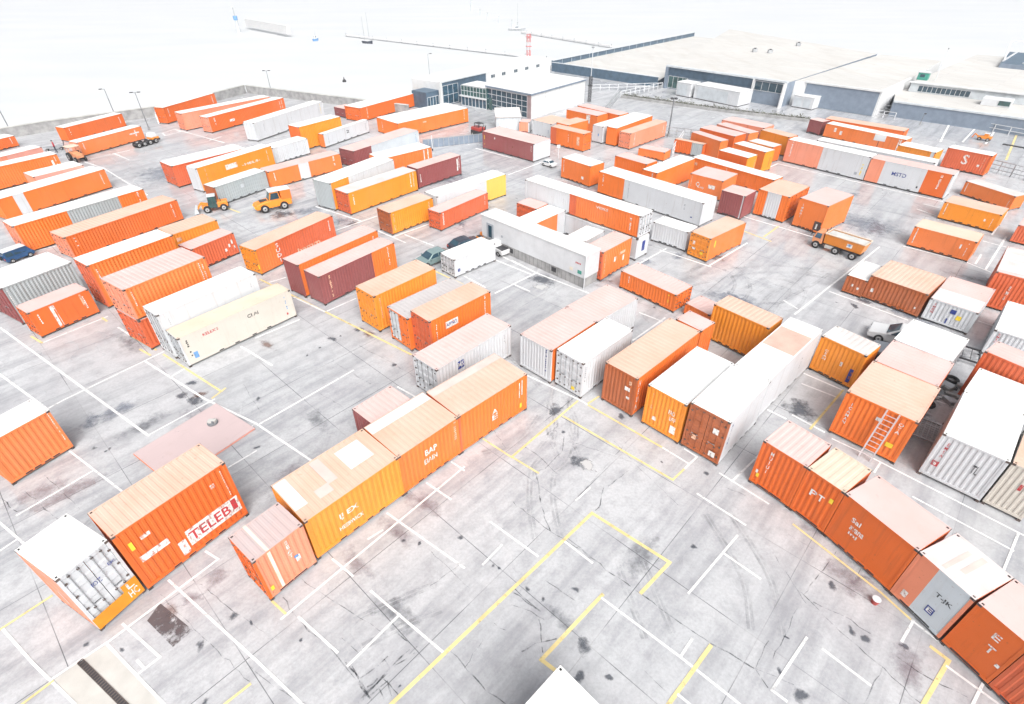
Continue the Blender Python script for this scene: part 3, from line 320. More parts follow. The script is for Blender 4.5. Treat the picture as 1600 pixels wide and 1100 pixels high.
('X110', 48.9, 74.1, 2.3226, -1, 14.55, 2.01, 2.73, 0.0, 'w', 'w', 'p', 'rw', 'f', 'long white-roofed container hidden behind salmon and white pair', []),
('X111', 61.59, 73.53, 2.2571, -1, 5.07, 2.01, 2.67, 0.0, 'r', 'o', 'p', 'rw', 'c', 'red-orange ribbed container with looping white mark, far right', [('s', 'H', 0.52, 0.58, 0.14, 0.5, 'w', 'S'), ('s', 'rect', 0.2, 0.4, 0.05, 0.12, 'w', ''), ('s', 'codes', 0.12, 0.5, 0.02, 0.7, 'q', '')]),
('X112', 43.0, 74.31, 2.2726, -1, 10.85, 2.09, 3.05, 0.0, 'w.55 s', 'w', 'f', 'rw', 'f', 'long container half salmon half white along the right lane', [('s', 'codes', 0.93, 0.6, 0.02, 0.7, 'w', ''), ('s', 'rect', 0.1, 0.2, 0.03, 0.12, 'g', ''), ('s', 'codes', 0.05, 0.4, 0.02, 0.5, 'y', '')]),
('X113', 49.72, 66.91, 2.3118, -1, 9.0, 2.32, 2.95, 0.0, 'o.3 w.82 s', 'w', 'f', 'rp', 'f', 'container in salmon, white and orange with blue letters', [('s', 'H', 0.6, 0.55, 0.18, 0.17, 'N', 'MSTD'), ('s', 'codes', 0.12, 0.6, 0.03, 0.6, 'w', ''), ('s', 'rect', 0.34, 0.2, 0.02, 0.09, 'K', '')]),
('X114', 56.99, 62.18, 1.9449, -1, 5.65, 2.01, 1.69, 0.0, 'o', 'o', 'p', 'rl', 'f', 'orange container with pale roof, back one of the right-hand trio', [('s', 'rect', 0.94, 0.55, 0.012, 0.7, 'w', ''), ('s', 'codes', 0.07, 0.4, 0.015, 0.6, 'w', '')]),
('X115', 50.34, 56.11, 2.2901, -1, 5.19, 2.82, 1.97, 0.0, 'a', 'a', 'p', 'rq', 'f', 'amber container with cream roof, middle of the right-hand trio', [('s', 'rect', 0.93, 0.6, 0.012, 0.7, 'w', ''), ('s', 'codes', 0.1, 0.4, 0.015, 0.6, 'w', ''), ('s', 'rect', 0.22, 0.5, 0.03, 0.14, 'w', '')]),
('X116', 42.89, 49.36, 2.3306, -1, 5.23, 2.73, 2.1, 0.0, 'o', 'o', 'p', 'rc', 'f', 'orange container with cream roof, front of the right-hand trio', [('s', 'rect', 0.93, 0.55, 0.015, 0.8, 'w', ''), ('s', 'codes', 0.1, 0.5, 0.015, 0.7, 'w', ''), ('s', 'rect', 0.2, 0.6, 0.025, 0.22, 'w', '')]),
('Y117', 26.2, 81.27, 2.4177, -1, 4.57, 0.85, 1.95, 0.0, 'g.4 o', 'o', 'p', 'rq', 'c', 'orange container with grey half at the left of the tight cluster', [('s', 'codes', 0.95, 0.5, 0.02, 0.7, 'w', '')]),
('Y118', 28.7, 80.83, 2.0679, -1, 5.67, 1.54, 2.78, 0.0, 'o', 'o', 'p', 'rp', 'f', 'pink-roofed orange container second in the tight cluster', []),
('Y119', 31.53, 83.8, 2.204, -1, 6.11, 2.75, 2.76, 0.0, 'o', 'o', 'p', 'rp', 'f', 'peach-roofed orange container third in the tight cluster', []),
('Y120', 34.26, 85.43, 2.0678, -1, 6.34, 2.01, 2.73, 0.0, 's', 'o', 'p', 'rp', 'f', 'pale-roofed container fourth in the tight cluster', []),
('Y121', 36.9, 88.49, 2.2947, -1, 7.05, 3.09, 2.78, 0.0, 's', 's', 'p', 'rp', 'f', 'rearmost low salmon container of the tight cluster', []),
('Y122', 39.46, 82.63, 2.116, -1, 4.82, 2.01, 2.73, 0.0, 'a', 'o', 'p', 'rq', 'f', 'orange container with cream roof at the back right of the tight cluster', []),
('Y123', 36.14, 79.09, 2.1873, -1, 3.94, 2.13, 2.25, 0.0, 'a', 'o', 'p', 'rl', 'c', 'amber container with curled pale roof next to the salmon and white one', []),
('Y124', 33.23, 75.63, 2.1507, -1, 5.02, 2.01, 2.73, 0.0, 'o', 'a', 'p', 'rw', 'f', 'white-roofed orange container with amber end in the tight cluster', [('e', 'codes', 0.7, 0.4, 0.08, 0.5, 'R', '')]),
('Y125', 30.11, 72.92, 2.2212, -1, 4.36, 2.13, 2.74, 0.0, 'o', 'a', 'p', 'rw', 'f', 'front container of the tight cluster, white roof and wide amber end', [('e', 'rect', 0.9, 0.5, 0.04, 0.6, 'q', '')]),
]
LINES=[('w',[(-41.32,36.27),(-22.72,23.99)]),('w',[(-36.73,30.22),(-30.7,26.46)]),('w',[(-26.81,22.73),(-21.92,19.7)]),('w',[(-27.16,17.63),(-24.94,16.35)]),('w',[(-27.17,31.71),(-20.71,27.39),(-16.4,25.02),(-11.99,21.9)]),('w',[(-26.36,32.82),(-30.27,27.41),(-30.7,26.65)]),('w',[(-36.39,34.08),(-33.61,37.8)]),('y',[(-37.86,34.97),(-36.39,34.08)]),('y',[(-33.87,37.61),(-33.2,37.12)]),('w',[(-31.7,36.16),(-30.1,35.06)]),('y',[(-30.0,34.97),(-27.03,33.07)]),('y',[(-28.3,33.16),(-27.12,32.42)]),('y',[(-26.15,32.49),(-19.97,28.18)]),('y',[(-20.29,27.52),(-19.85,28.51)]),('w',[(-24.27,29.81),(-23.78,30.69)]),('w',[(-20.7,33.42),(-17.52,31.08)]),('w',[(-20.03,34.6),(-17.47,37.14)]),('w',[(-48.8,50.03),(-46.93,51.48)]),('w',[(-26.59,18.11),(-24.44,21.16)]),('w',[(-25.88,15.95),(-25.53,16.57)]),('w',[(-22.75,24.04),(-20.1,27.39)]),('w',[(-16.48,24.9),(-18.02,22.66)]),('w',[(-15.5,22.64),(-16.6,21.39)]),('w',[(-15.44,15.84),(-14.64,15.41),(-17.75,11.39)]),('w',[(-16.52,14.3),(-10.96,10.64),(-8.49,8.97)]),('w',[(-17.53,12.22),(-15.12,10.79),(-15.7,10.11)]),('w',[(-16.01,10.66),(-15.53,10.33)]),('w',[(-17.78,11.39),(-14.03,9.0)]),('w',[(-17.78,11.39),(-19.18,9.93)]),('w',[(-22.73,12.0),(-20.37,10.56),(-17.61,9.02)]),('y',[(-21.65,13.54),(-22.88,12.0)]),('y',[(-19.08,9.85),(-19.72,9.03)]),('y',[(-11.57,8.99),(-10.86,9.69)]),('w',[(-16.11,25.01),(-11.44,30.42)]),('w',[(-7.9,28.54),(-6.17,27.2)]),('w',[(-6.74,18.09),(-2.41,14.88)]),('w',[(-2.84,21.28),(-10.48,12.41)]),('w',[(-3.59,21.68),(-2.83,21.04)]),('w',[(-4.87,20.12),(-3.43,18.99)]),('w',[(-7.41,16.52),(-6.81,17.02)]),('w',[(-1.17,17.49),(1.21,15.48)]),('w',[(-0.58,16.11),(-1.48,15.05)]),('w',[(-8.94,15.37),(-7.75,14.48)]),('w',[(-9.71,12.47),(-7.59,10.95)]),('w',[(-6.69,13.69),(-3.05,10.93)]),('w',[(-5.18,12.56),(-6.99,10.41)]),('y',[(-11.17,13.22),(-10.38,12.65)]),('Y',[(4.23,18.01),(-4.9,8.95)]),('Y',[(4.23,18.01),(7.68,15.09),(5.99,13.55)]),('w',[(2.62,16.31),(3.87,15.11)]),('Y',[(4.14,13.44),(1.17,10.59),(1.71,10.18)]),('w',[(4.12,13.28),(7.06,10.69),(8.98,8.88)]),('w',[(7.77,11.4),(7.12,10.71)]),('Y',[(8.49,11.1),(6.17,8.89)]),('w',[(6.64,9.21),(6.99,8.89)]),('w',[(11.52,16.58),(8.2,13.51)]),('w',[(10.5,15.56),(11.79,14.22)]),('w',[(10.22,19.24),(12.14,17.23)]),('w',[(3.46,18.86),(4.33,19.73)]),('y',[(4.35,26.97),(-0.04,22.05),(1.47,20.81)]),('y',[(-1.81,23.54),(-0.04,22.0)]),('y',[(3.33,25.5),(9.09,20.24),(10.0,21.08)]),('w',[(10.0,21.08),(10.95,21.97),(10.39,22.59)]),('y',[(4.95,26.65),(9.1,22.7)]),('w',[(9.1,22.7),(10.29,21.47)]),('y',[(4.95,26.65),(5.82,27.41)]),('w',[(1.08,29.72),(4.49,27.1),(4.95,26.65)]),('w',[(12.48,20.17),(14.63,22.04)]),('w',[(11.92,20.69),(13.86,18.57)]),('w',[(16.72,25.98),(17.52,25.19)]),('w',[(20.13,28.62),(21.74,27.27)]),('w',[(18.14,25.49),(19.42,23.97)]),('w',[(20.76,29.75),(22.58,27.92)]),('y',[(22.58,27.92),(18.71,24.26)]),('w',[(19.68,23.36),(21.01,22.09),(21.56,21.48),(26.17,16.48)]),('w',[(21.5,21.38),(20.8,20.71)]),('w',[(21.98,18.94),(24.95,15.64)]),('w',[(25.96,16.6),(23.53,14.41)]),('w',[(28.67,27.2),(29.45,26.75)]),('w',[(28.3,26.76),(28.99,26.19)]),('w',[(12.79,11.43),(10.47,9.36),(10.88,8.98)]),('w',[(13.29,10.94),(14.54,9.55)]),('y',[(14.68,17.22),(17.17,13.48),(17.84,12.15)]),('w',[(17.84,12.15),(20.2,8.7)]),('w',[(16.86,11.27),(17.89,12.15)]),('Y',[(17.99,10.99),(18.37,10.47),(16.3,8.84)]),('w',[(18.15,10.22),(19.27,8.82)]),('w',[(19.27,9.64),(18.26,8.83)]),('w',[(23.4,37.56),(37.26,50.03)]),('w',[(23.38,39.7),(23.94,38.45)]),('w',[(28.03,41.17),(32.09,36.59)]),('w',[(37.78,36.34),(38.35,35.69)]),('w',[(39.79,50.14),(43.72,46.58),(44.6,44.63)]),('w',[(51.75,52.27),(44.54,45.13)]),('w',[(44.39,46.3),(46.27,48.18)]),('w',[(48.67,51.23),(49.9,49.86)]),('w',[(50.64,52.77),(56.64,58.77)]),('w',[(47.07,59.88),(48.01,57.97)]),('w',[(48.85,61.43),(50.06,60.02)]),('w',[(37.66,76.8),(51.46,62.2)]),('w',[(37.66,76.8),(34.46,74.07)]),('w',[(24.01,60.43),(31.85,52.24)]),('w',[(24.23,51.11),(18.79,46.11)]),('w',[(15.58,49.88),(12.32,46.72)]),('w',[(15.0,49.6),(18.94,45.98)]),('y',[(26.58,52.63),(29.11,55.23)]),('y',[(25.03,53.95),(26.83,51.53)]),('w',[(0.05,47.55),(2.38,44.91),(6.89,41.08)]),('w',[(-0.89,48.39),(2.38,44.91)]),('w',[(-1.45,47.57),(1.83,44.67)]),('w',[(2.39,45.03),(-1.44,41.29)]),('w',[(0.27,42.76),(1.56,41.59)]),('w',[(-4.35,44.37),(-2.38,42.32)]),('y',[(-7.2,45.41),(-4.43,42.93)]),('w',[(10.66,37.9),(12.18,36.62)]),('w',[(12.55,37.1),(9.35,33.95)]),('y',[(-23.16,43.99),(-7.57,32.31)]),('w',[(-18.99,40.73),(-15.71,38.39)]),('w',[(-15.47,38.49),(-13.61,40.45)]),('w',[(-22.1,43.5),(-21.03,44.33)]),('w',[(-19.02,54.92),(-15.41,58.75)]),('w',[(-14.39,54.68),(-11.03,51.75)]),('w',[(-12.47,53.18),(-9.07,56.49)]),('w',[(-11.32,53.65),(-8.01,50.95)]),('w',[(-23.16,61.77),(-16.96,57.49)]),('w',[(-9.39,48.09),(-8.17,49.48)]),('y',[(-34.49,62.15),(-31.62,60.14)]),('w',[(-62.26,80.49),(-58.64,85.2)]),('w',[(-60.05,83.59),(-55.9,80.37)]),('w',[(-61.97,79.58),(-57.37,76.6),(-45.47,65.93)]),('w',[(-57.81,97.52),(-45.74,89.1)]),('w',[(-57.81,97.52),(-55.99,95.83),(-57.38,93.47),(-58.64,95.08),(-57.81,97.52)]),('w',[(-48.67,90.62),(-47.71,92.49)]),('w',[(-5.32,85.12),(0.17,80.19)]),('w',[(-0.29,72.84),(4.86,78.59)]),('y',[(92.08,102.39),(70.74,77.91)]),('w',[(80.27,103.63),(67.19,87.06)]),('w',[(80.77,97.71),(70.65,86.98)]),('w',[(83.1,96.38),(73.46,85.87)]),('w',[(-2.78,85.74),(0.2,88.48)])]
CRACKS=[(2.0,[(2.8,16.49),(4.24,15.01),(5.92,13.52),(8.01,11.65),(10.08,10.14),(10.35,9.45)]),(1.0,[(11.08,11.36),(10.09,10.19),(11.44,9.57)]),(2.0,[(2.66,24.22),(3.22,23.66),(2.96,22.44),(1.89,21.1),(1.36,20.91),(1.51,18.53),(1.94,16.92)]),(1.5,[(0.74,22.88),(1.67,21.94),(2.54,20.76)]),(1.0,[(-0.05,18.8),(1.94,16.92),(4.05,15.25)]),(1.5,[(5.35,19.81),(6.74,20.97)]),(1.0,[(6.25,23.26),(7.39,21.06),(8.97,18.48)]),(1.0,[(3.88,23.12),(7.12,21.6)]),(1.5,[(5.05,19.72),(4.81,18.51),(4.42,18.18)]),(1.0,[(7.29,23.57),(5.59,21.46),(3.46,18.94)]),(1.5,[(-10.8,13.38),(-9.16,11.89),(-8.16,11.33),(-6.9,10.16),(-5.89,9.19)]),(2.0,[(-6.88,10.41),(-5.74,9.07)]),(2.0,[(-6.13,9.07),(-5.18,10.27),(-4.49,11.04)]),(1.0,[(-10.21,14.33),(-5.72,11.73)]),(1.5,[(-5.16,11.73),(-4.53,11.31)]),(1.0,[(-7.53,11.6),(-6.67,10.92)]),(1.0,[(-4.43,16.02),(-2.03,13.79)]),(1.0,[(-4.41,13.49),(-2.58,15.12)]),(1.5,[(-2.69,10.98),(-1.12,9.4),(-0.34,8.93)]),(1.0,[(-2.09,10.25),(-1.33,11.43)]),(1.0,[(12.92,15.72),(13.43,13.22),(13.47,12.98)]),(1.5,[(13.42,13.54),(14.05,12.32),(15.43,10.16),(16.23,8.84)]),(1.5,[(16.16,15.6),(13.5,13.38)]),(1.0,[(12.94,12.77),(10.81,10.31)]),(1.5,[(13.81,13.07),(15.12,12.17),(15.68,11.6)]),(1.5,[(15.43,10.21),(13.94,8.85)]),(1.0,[(14.11,16.64),(15.03,15.78)]),(1.0,[(16.29,14.16),(16.89,14.72)]),(2.0,[(16.26,10.66),(17.07,9.78),(18.21,9.06)]),(1.5,[(-28.4,19.26),(-26.75,18.32),(-26.07,18.73)]),(1.5,[(-27.37,19.7),(-26.05,18.94),(-23.98,17.69)]),(1.0,[(-27.05,20.89),(-23.45,18.46)]),(1.0,[(-16.57,13.57),(-10.91,9.81)]),(1.0,[(-15.45,14.36),(-10.77,11.62)]),(1.0,[(-11.47,10.56),(-9.77,9.56),(-8.28,8.97)]),(1.0,[(-7.61,21.81),(-6.83,20.6),(-7.53,19.46)]),(1.0,[(-3.97,23.34),(-3.3,25.02)]),(1.5,[(-1.24,24.43),(-0.42,22.78)]),(1.0,[(-11.76,33.49),(-9.49,31.85),(-6.8,29.58)]),(1.0,[(-13.12,27.91),(-10.0,25.67),(-7.12,23.37)]),(1.0,[(-13.2,31.5),(-9.83,28.9)]),(1.0,[(11.81,19.76),(12.83,19.09)]),(1.0,[(31.21,36.6),(31.92,35.21)]),(1.0,[(-18.79,28.99),(-17.48,27.3),(-16.36,26.03)]),(1.0,[(1.47,14.25),(2.89,13.14)]),(1.5,[(0.02,13.78),(1.04,12.84)]),(1.5,[(1.11,12.34),(1.24,10.88)]),(1.0,[(5.3,10.34),(6.15,9.36)]),(3.0,[(-6.96,10.41),(-6.48,9.86),(-6.01,9.38),(-5.6,9.0)]),(2.5,[(-6.24,9.0),(-5.61,9.71),(-4.98,10.35),(-4.25,10.91)]),(2.0,[(-6.05,9.54),(-5.65,9.9)]),(2.0,[(-5.79,9.3),(-5.23,9.78),(-4.95,9.23)]),(1.5,[(-5.59,9.61),(-5.24,9.14)]),(1.5,[(-5.37,9.85),(-4.88,9.46),(-4.66,9.09)]),(1.5,[(-6.71,10.15),(-7.13,10.54)]),(1.5,[(-6.43,9.86),(-5.74,10.4),(-5.38,10.78)]),(1.0,[(-5.18,10.27),(-5.52,10.66)]),(1.0,[(-4.46,10.81),(-4.18,11.17)]),(2.0,[(0.33,10.88),(0.9,11.28),(1.88,11.46)]),(1.5,[(-0.07,13.0),(0.8,12.7),(1.37,12.31)]),(2.0,[(0.02,13.62),(0.67,13.15),(1.24,12.69)]),(1.5,[(-0.93,12.12),(-0.36,11.84)])]
STAINS=[(3.05,11.08,0.39,0.44,'d'),(2.7,9.9,0.37,0.25,'d'),(3.95,9.9,0.19,0.17,'d'),(0.66,13.74,0.18,0.16,'d'),(1.39,13.24,0.15,0.15,'d'),(2.95,13.73,0.18,0.19,'d'),(9.11,15.97,0.19,0.19,'d'),(15.05,13.81,0.3,0.21,'d'),(16.87,11.05,0.17,0.22,'d'),(11.52,9.14,0.36,0.46,'d'),(4.03,21.62,0.98,0.61,'d'),(4.38,21.37,0.82,0.4,'l'),(2.86,43.67,1.53,0.98,'d'),(2.62,42.38,1.03,0.7,'l'),(0.82,26.37,0.42,0.31,'d'),(2.84,26.17,0.67,0.5,'d'),(-22.45,29.16,0.45,0.31,'d'),(-22.46,27.8,0.61,0.45,'d'),(-21.37,27.33,0.69,0.73,'d'),(-21.4,27.86,0.61,0.44,'r'),(-26.02,26.42,1.44,1.03,'b'),(-27.17,25.23,0.99,0.85,'b'),(-24.52,22.98,0.24,0.19,'d'),(-25.46,22.98,0.2,0.19,'d'),(-24.63,22.71,0.12,0.12,'d'),(-18.81,33.73,1.09,0.45,'r'),(-13.95,34.37,0.5,0.36,'d'),(-11.3,35.04,0.71,0.55,'r'),(-12.25,35.68,0.41,0.47,'d'),(-14.64,33.27,0.15,0.17,'d'),(-13.46,34.8,0.15,0.18,'d'),(-8.65,31.07,0.28,0.23,'d'),(-15.32,32.3,0.29,0.17,'d'),(-19.34,57.53,1.16,1.52,'b'),(-17.69,56.62,0.86,0.73,'d'),(-23.81,60.4,2.25,1.66,'b'),(-26.48,59.48,1.93,1.22,'d'),(-5.59,56.44,0.99,0.89,'b'),(-15.65,12.65,0.64,0.54,'r'),(-12.71,12.57,0.23,0.26,'d'),(-16.95,11.11,0.22,0.12,'d'),(-18.61,11.34,0.17,0.13,'d'),(-14.99,13.4,0.6,0.35,'p'),(-14.21,14.35,0.93,0.51,'p'),(20.25,48.25,1.26,1.18,'r'),(16.48,48.3,1.01,0.87,'b'),(13.05,46.98,0.86,0.83,'b'),(16.16,16.82,1.65,0.95,'p'),(16.13,14.16,1.83,0.9,'p'),(16.57,10.28,1.61,0.78,'p'),(-4.95,18.79,1.75,0.7,'p'),(-6.04,16.97,1.66,0.64,'p'),(-7.63,15.16,1.26,0.58,'p'),(-26.51,19.6,1.8,0.89,'p'),(8.96,44.45,1.19,0.76,'b'),(32.0,31.44,0.94,2.3,'d'),(28.79,27.86,0.69,1.62,'d'),(26.38,25.36,0.82,1.14,'d'),(23.44,23.12,0.54,0.62,'d'),(18.83,26.03,1.25,1.37,'d'),(16.81,23.17,0.78,0.83,'d'),(-2.69,16.57,0.26,0.15,'d'),(-1.0,14.97,0.16,0.1,'d'),(-0.69,14.84,0.12,0.1,'d'),(-4.77,16.21,0.13,0.11,'d'),(-5.62,16.4,0.13,0.11,'d'),(8.54,30.53,0.28,0.3,'d'),(-9.32,11.48,0.11,0.09,'d'),(-4.67,9.61,0.13,0.07,'d'),(8.59,27.26,0.17,0.13,'d'),(30.2,39.62,0.76,0.48,'d'),(28.96,38.8,0.54,0.35,'d'),(7.02,25.52,0.33,0.24,'d'),(3.17,24.11,0.2,0.17,'d'),(8.49,25.21,0.12,0.12,'d'),(11.15,20.69,0.18,0.2,'d'),(8.77,21.58,0.11,0.1,'d'),(21.92,14.12,0.43,0.24,'d'),(14.91,11.75,0.28,0.16,'d'),(2.23,12.25,1.15,0.41,'d2'),(6.29,15.41,1.9,0.73,'d2'),(-5.3,12.59,1.75,0.73,'d2'),(-19.33,25.16,2.47,1.74,'p'),(-12.61,20.88,1.85,1.03,'p'),(8.14,66.15,4.8,3.28,'b'),(-8.36,71.19,4.25,2.61,'b'),(-47.46,74.5,5.33,4.45,'b'),(38.74,55.78,4.18,4.09,'b'),(19.27,39.75,3.28,1.84,'b')]
K68=(6.412, 41.999, 2.355, 13.304, -1.062, 3.192)
STRIP=[(-18.36, 10.73), (-17.73, 11.31), (-14.03, 9.0), (-12.38, 7.89), (-16.08, 7.91), (-17.58, 9.02), (-19.05, 9.93)]
DRAIN=[(-18.45, 10.65), (-15.19, 8.73)]
LADDER=[(20.753, 21.726), (21.331, 22.118, 3.33), (-0.6859, 0.7277)]
TRACKS=[[(2.91,27.31),(3.4,24.85),(2.88,22.34),(1.81,21.0),(1.56,18.74),(1.83,16.16)],[(3.55,28.78),(2.92,24.97),(3.36,21.73)],[(18.13,48.56),(20.63,45.57),(20.78,42.51),(19.16,39.75)],[(21.23,41.36),(23.59,43.06),(25.31,41.65),(23.31,38.87),(21.07,38.69)],[(20.96,37.68),(23.04,40.24),(26.77,43.02),(29.66,45.45)],[(5.75,15.07),(6.08,13.12),(6.4,11.38)],[(-29.86,55.07),(-26.77,58.19),(-22.58,56.34),(-18.84,58.43)],[(-6.86,11.74),(-5.3,12.59),(-3.36,13.48)],[(-5.05,35.15),(-0.95,31.77),(1.71,27.45)],[(-22.19,15.25),(-21.23,19.12),(-17.87,21.89)],[(10.92,18.05),(11.62,14.35),(11.08,11.36)],[(-1.55,21.76),(0.74,22.77),(2.46,25.56)],[(10.84,38.8),(16.34,43.15),(24.25,45.52),(29.66,44.19)],[(40.19,61.37),(44.31,59.34),(47.79,55.64)],[(5.99,44.49),(10.33,42.06),(14.3,44.39),(20.25,48.25)],[(-41.88,60.68),(-33.43,56.85),(-24.0,50.28)]]
PLATE=[(-16.52, 12.36), (-16.37, 13.19), (-14.23, 11.92), (-14.78, 11.21)]
HATCH=(-19.06, 24.92)
# ---------------------------------------------------------------- containers
GRP = 'shipping containers standing in the yard'
def segs(s):
    out = []; last = 0
    for q in s.split():
        k, f = q[0], q[1:]
        out.append((float(f) if f else 1., PM[k]))
    return out
def seg_at(sg, t):
    for f, m in sg:
        if t <= f: return m
    return sg[-1][1]
def corr(mb, L, z0, z1, sg, place, flat, t0, t1, depth=.032, per=.28):
    """vertical sheet along t in [t0,t1]; place(t, d, z) -> local xyz with d = inset"""
    ts = []
    if flat:
        n = max(1, int((t1 - t0) / 1.2)); ts = [(t0 + (t1 - t0) * k / n, .02) for k in range(n + 1)]
    else:
        n = max(3, round((t1 - t0) / per)); p = (t1 - t0) / n
        for k in range(n):
            a = t0 + k * p; ts += [(a, .02), (a + .34 * p, .02), (a + .5 * p, .02 + depth), (a + .84 * p, .02 + depth)]
        ts.append((t1, .02))
    for f, _ in sg[:-1]:
        ts.append((f * L, None))
    ts.sort(key=lambda q: q[0])
    for k, (a, d) in enumerate(ts):
        if d is None: ts[k] = (a, ts[k - 1][1])
    for (a, d), (b, e) in zip(ts, ts[1:]):
        if b - a < 1e-4: continue
        mb.add([place(a, d, z0), place(b, e, z0), place(b, e, z1), place(a, d, z1)], [(0, 1, 2, 3)], seg_at(sg, (a + b) / 2 / L))
def container(row):
    key, cx, cy, yaw, side, L, Wd, H, z0, sside, send, et, roof, fin, label, marks = row
    t = thing('shipping_container', cx, cy, yaw, label, 'container', GRP, z0)
    if 'o' in sside.split()[0][0] + send[0]:
        vr = {'S': 'P', 'B': 'P', 'Q': 'o', 'P': 'o'}.get(key[0], 'oOoOPo'[(ord(key[1]) * 7 + ord(key[-1]) * 3) % 6])
        sside = ' '.join((vr if q[0] == 'o' else q[0]) + q[1:] for q in sside.split()); send = ' '.join((vr if q[0] == 'o' else q[0]) + q[1:] for q in send.split())
    sg = segs(sside); eg = segs(send)
    low = H < 1.0
    yB = -side * Wd / 2; X0 = -L / 2
    b0 = .17 if not low else .02                    # underside of the rails: the boxes stand on their castings
    base = PM[sside.split()[0][0]]
    # frame: posts and rails, coloured per stretch of side
    fr = MB(); ps = .13; rl = .11 if not low else .03
    for xe, mm in ((X0, eg[0][1]), (X0 + L - ps, sg[-1][1])):
        for ye in (-Wd / 2, Wd / 2 - ps): fr.box(xe, ye, b0, xe + ps, ye + ps, H, mm)
    prev = 0
    for f, mm in sg:
        a, b = max(prev * L, ps), min(f * L, L - ps); prev = f
        if b <= a: continue
        for ye in (-Wd / 2, Wd / 2 - .08):
            fr.box(X0 + a, ye, H - rl, X0 + b, ye + .08, H - .003, mm); fr.box(X0 + a, ye, b0, X0 + b, ye + .08, b0 + (.16 if not low else .05), mm)
    for xe, mm in ((X0, eg[0][1]), (X0 + L - .08, sg[-1][1])):
        fr.box(xe, -Wd / 2 + ps, H - rl, xe + .08, Wd / 2 - ps, H - .003, mm); fr.box(xe, -Wd / 2 + ps, b0, xe + .08, Wd / 2 - ps, b0 + (.16 if not low else .05), mm)
    fr.box(X0 + .08, -Wd / 2 + .08, b0 + .03, X0 + L - .08, Wd / 2 - .08, b0 + (.08 if not low else .05), M['dark'])
    if not low:
        for q in (.28, .42, .58, .72):              # fork pockets
            for sy in (-1, 1): fr.box(X0 + L * q - .18, sy * (Wd / 2 + .002) - .004, b0 + .025, X0 + L * q + .18, sy * (Wd / 2 + .002) + .004, b0 + .125, M['dark'])
    fr.build('frame', t, .012 if L * Wd > 4 and cy < 45 else 0)
    for xe in (X0 - .006, X0 + L - .172):
        for ye in (-Wd / 2 - .006, Wd / 2 - .156):
            for ze in ((0, H - .12) if not low else ()):
                c = MB(); c.box(xe, ye, ze, xe + .178, ye + .162, ze + .124, M['casting'])
                zz = ze + .06
                for yy in (ye - .003, ye + .165): c.box(xe + .055, yy - .002, zz - .03, xe + .125, yy + .002, zz + .03, M['dark'])
                c.build('corner_casting', t)
    zA, zB = b0 + .155, H - rl + .005
    flat = fin == 'f'
    if low: zA, zB, flat = b0 + .05, H - .03, True
    for sy in (1, -1):
        p = MB()
        corr(p, L, zA, zB, sg, lambda a, d, z, sy=sy: (X0 + a, yB * sy - math.copysign(d, yB * sy), z), flat, ps, L - ps)
        p.build('side_panel', t)
    # ends
    def endp(xe, sgn, grp, kind, name):
        pl = lambda a, d, z: (xe + sgn * d, -Wd / 2 + a, z)
        if kind in 'dD' and not low:
            for h in (0, 1):
                a0, a1 = (ps + .01, Wd / 2 - .012) if h == 0 else (Wd / 2 + .012, Wd - ps - .01)
                d = MB(); mm = grp[0][1]
                near = (h == 0) == (yB < 0)
                if kind == 'D' and not near: mm = PM['w']
                nb = 4; hh = (zB - zA) / nb
                for k in range(nb):                # door sheet with shallow pressed bands
                    q = [(0, .03), (.2, .03), (.3, .055), (.75, .055), (.85, .03), (1, .03)]
                    for (u0, d0), (u1, d1) in zip(q, q[1:]):
                        z_0, z_1 = zA + hh * (k + u0), zA + hh * (k + u1)
                        d.add([pl(a0, d0, z_0), pl(a1, d0, z_0), pl(a1, d1, z_1), pl(a0, d1, z_1)], [(0, 1, 2, 3)], mm)
                for zz in (.1, .36, .62, .88):     # hinges
                    aa = a0 + .03 if h == 0 else a1 - .03
                    P = pl(aa, .012, zA + (zB - zA) * zz); d.box(P[0] - .02, P[1] - .06, P[2] - .04, P[0] + .02, P[1] + .06, P[2] + .04, M['casting'])
                do = d.build('door', t)
                for q in (.3, .72):
                    aa = a0 + (a1 - a0) * q; bb = MB()
                    A, B = pl(aa, .0, zA - .02), pl(aa, .0, zB + .02); bb.cyl(A, B, .022, M['steel'] if mm is PM['w'] else mm, 6)
                    for zz in (.04, .3, .96):
                        P = pl(aa, .01, zA + (zB - zA) * zz); bb.box(P[0] - .03, P[1] - .05, P[2] - .035, P[0] + .03, P[1] + .05, P[2] + .035, M['casting'])
                    P = pl(aa + (.16 if q < .5 else -.16), -.005, zA + (zB - zA) * .36); bb.box(P[0] - .012, P[1] - .18, P[2] - .02, P[0] + .012, P[1] + .18, P[2] + .02, M['steel'])
                    bo = bb.build('locking_bar', do)
        else:
            p = MB()
            corr(p, Wd, zA, zB, grp, pl, kind == 'f' or low, ps, Wd - ps, .032, .26)
            p.build('end_panel', t)
    endp(X0, 1, eg, et, 'near'); endp(X0 + L, -1, sg[-1:], 'p' if et in 'dD' else 'd', 'far')
    # roof sheet with shallow cross corrugation
    r = MB(); n = max(4, round(L / .36)); pz = (L - .12) / n
    prof = []
    for k in range(n): prof += [(k * pz, 0), ((k + .45) * pz, 0), ((k + .55) * pz, -.013), ((k + .9) * pz, -.013)]
    if flat: prof = [(0, 0)] + [((L - .12) * k / 6, .0) for k in range(1, 6)]
    prof.append((L - .12, 0))
    rm = RM[roof]
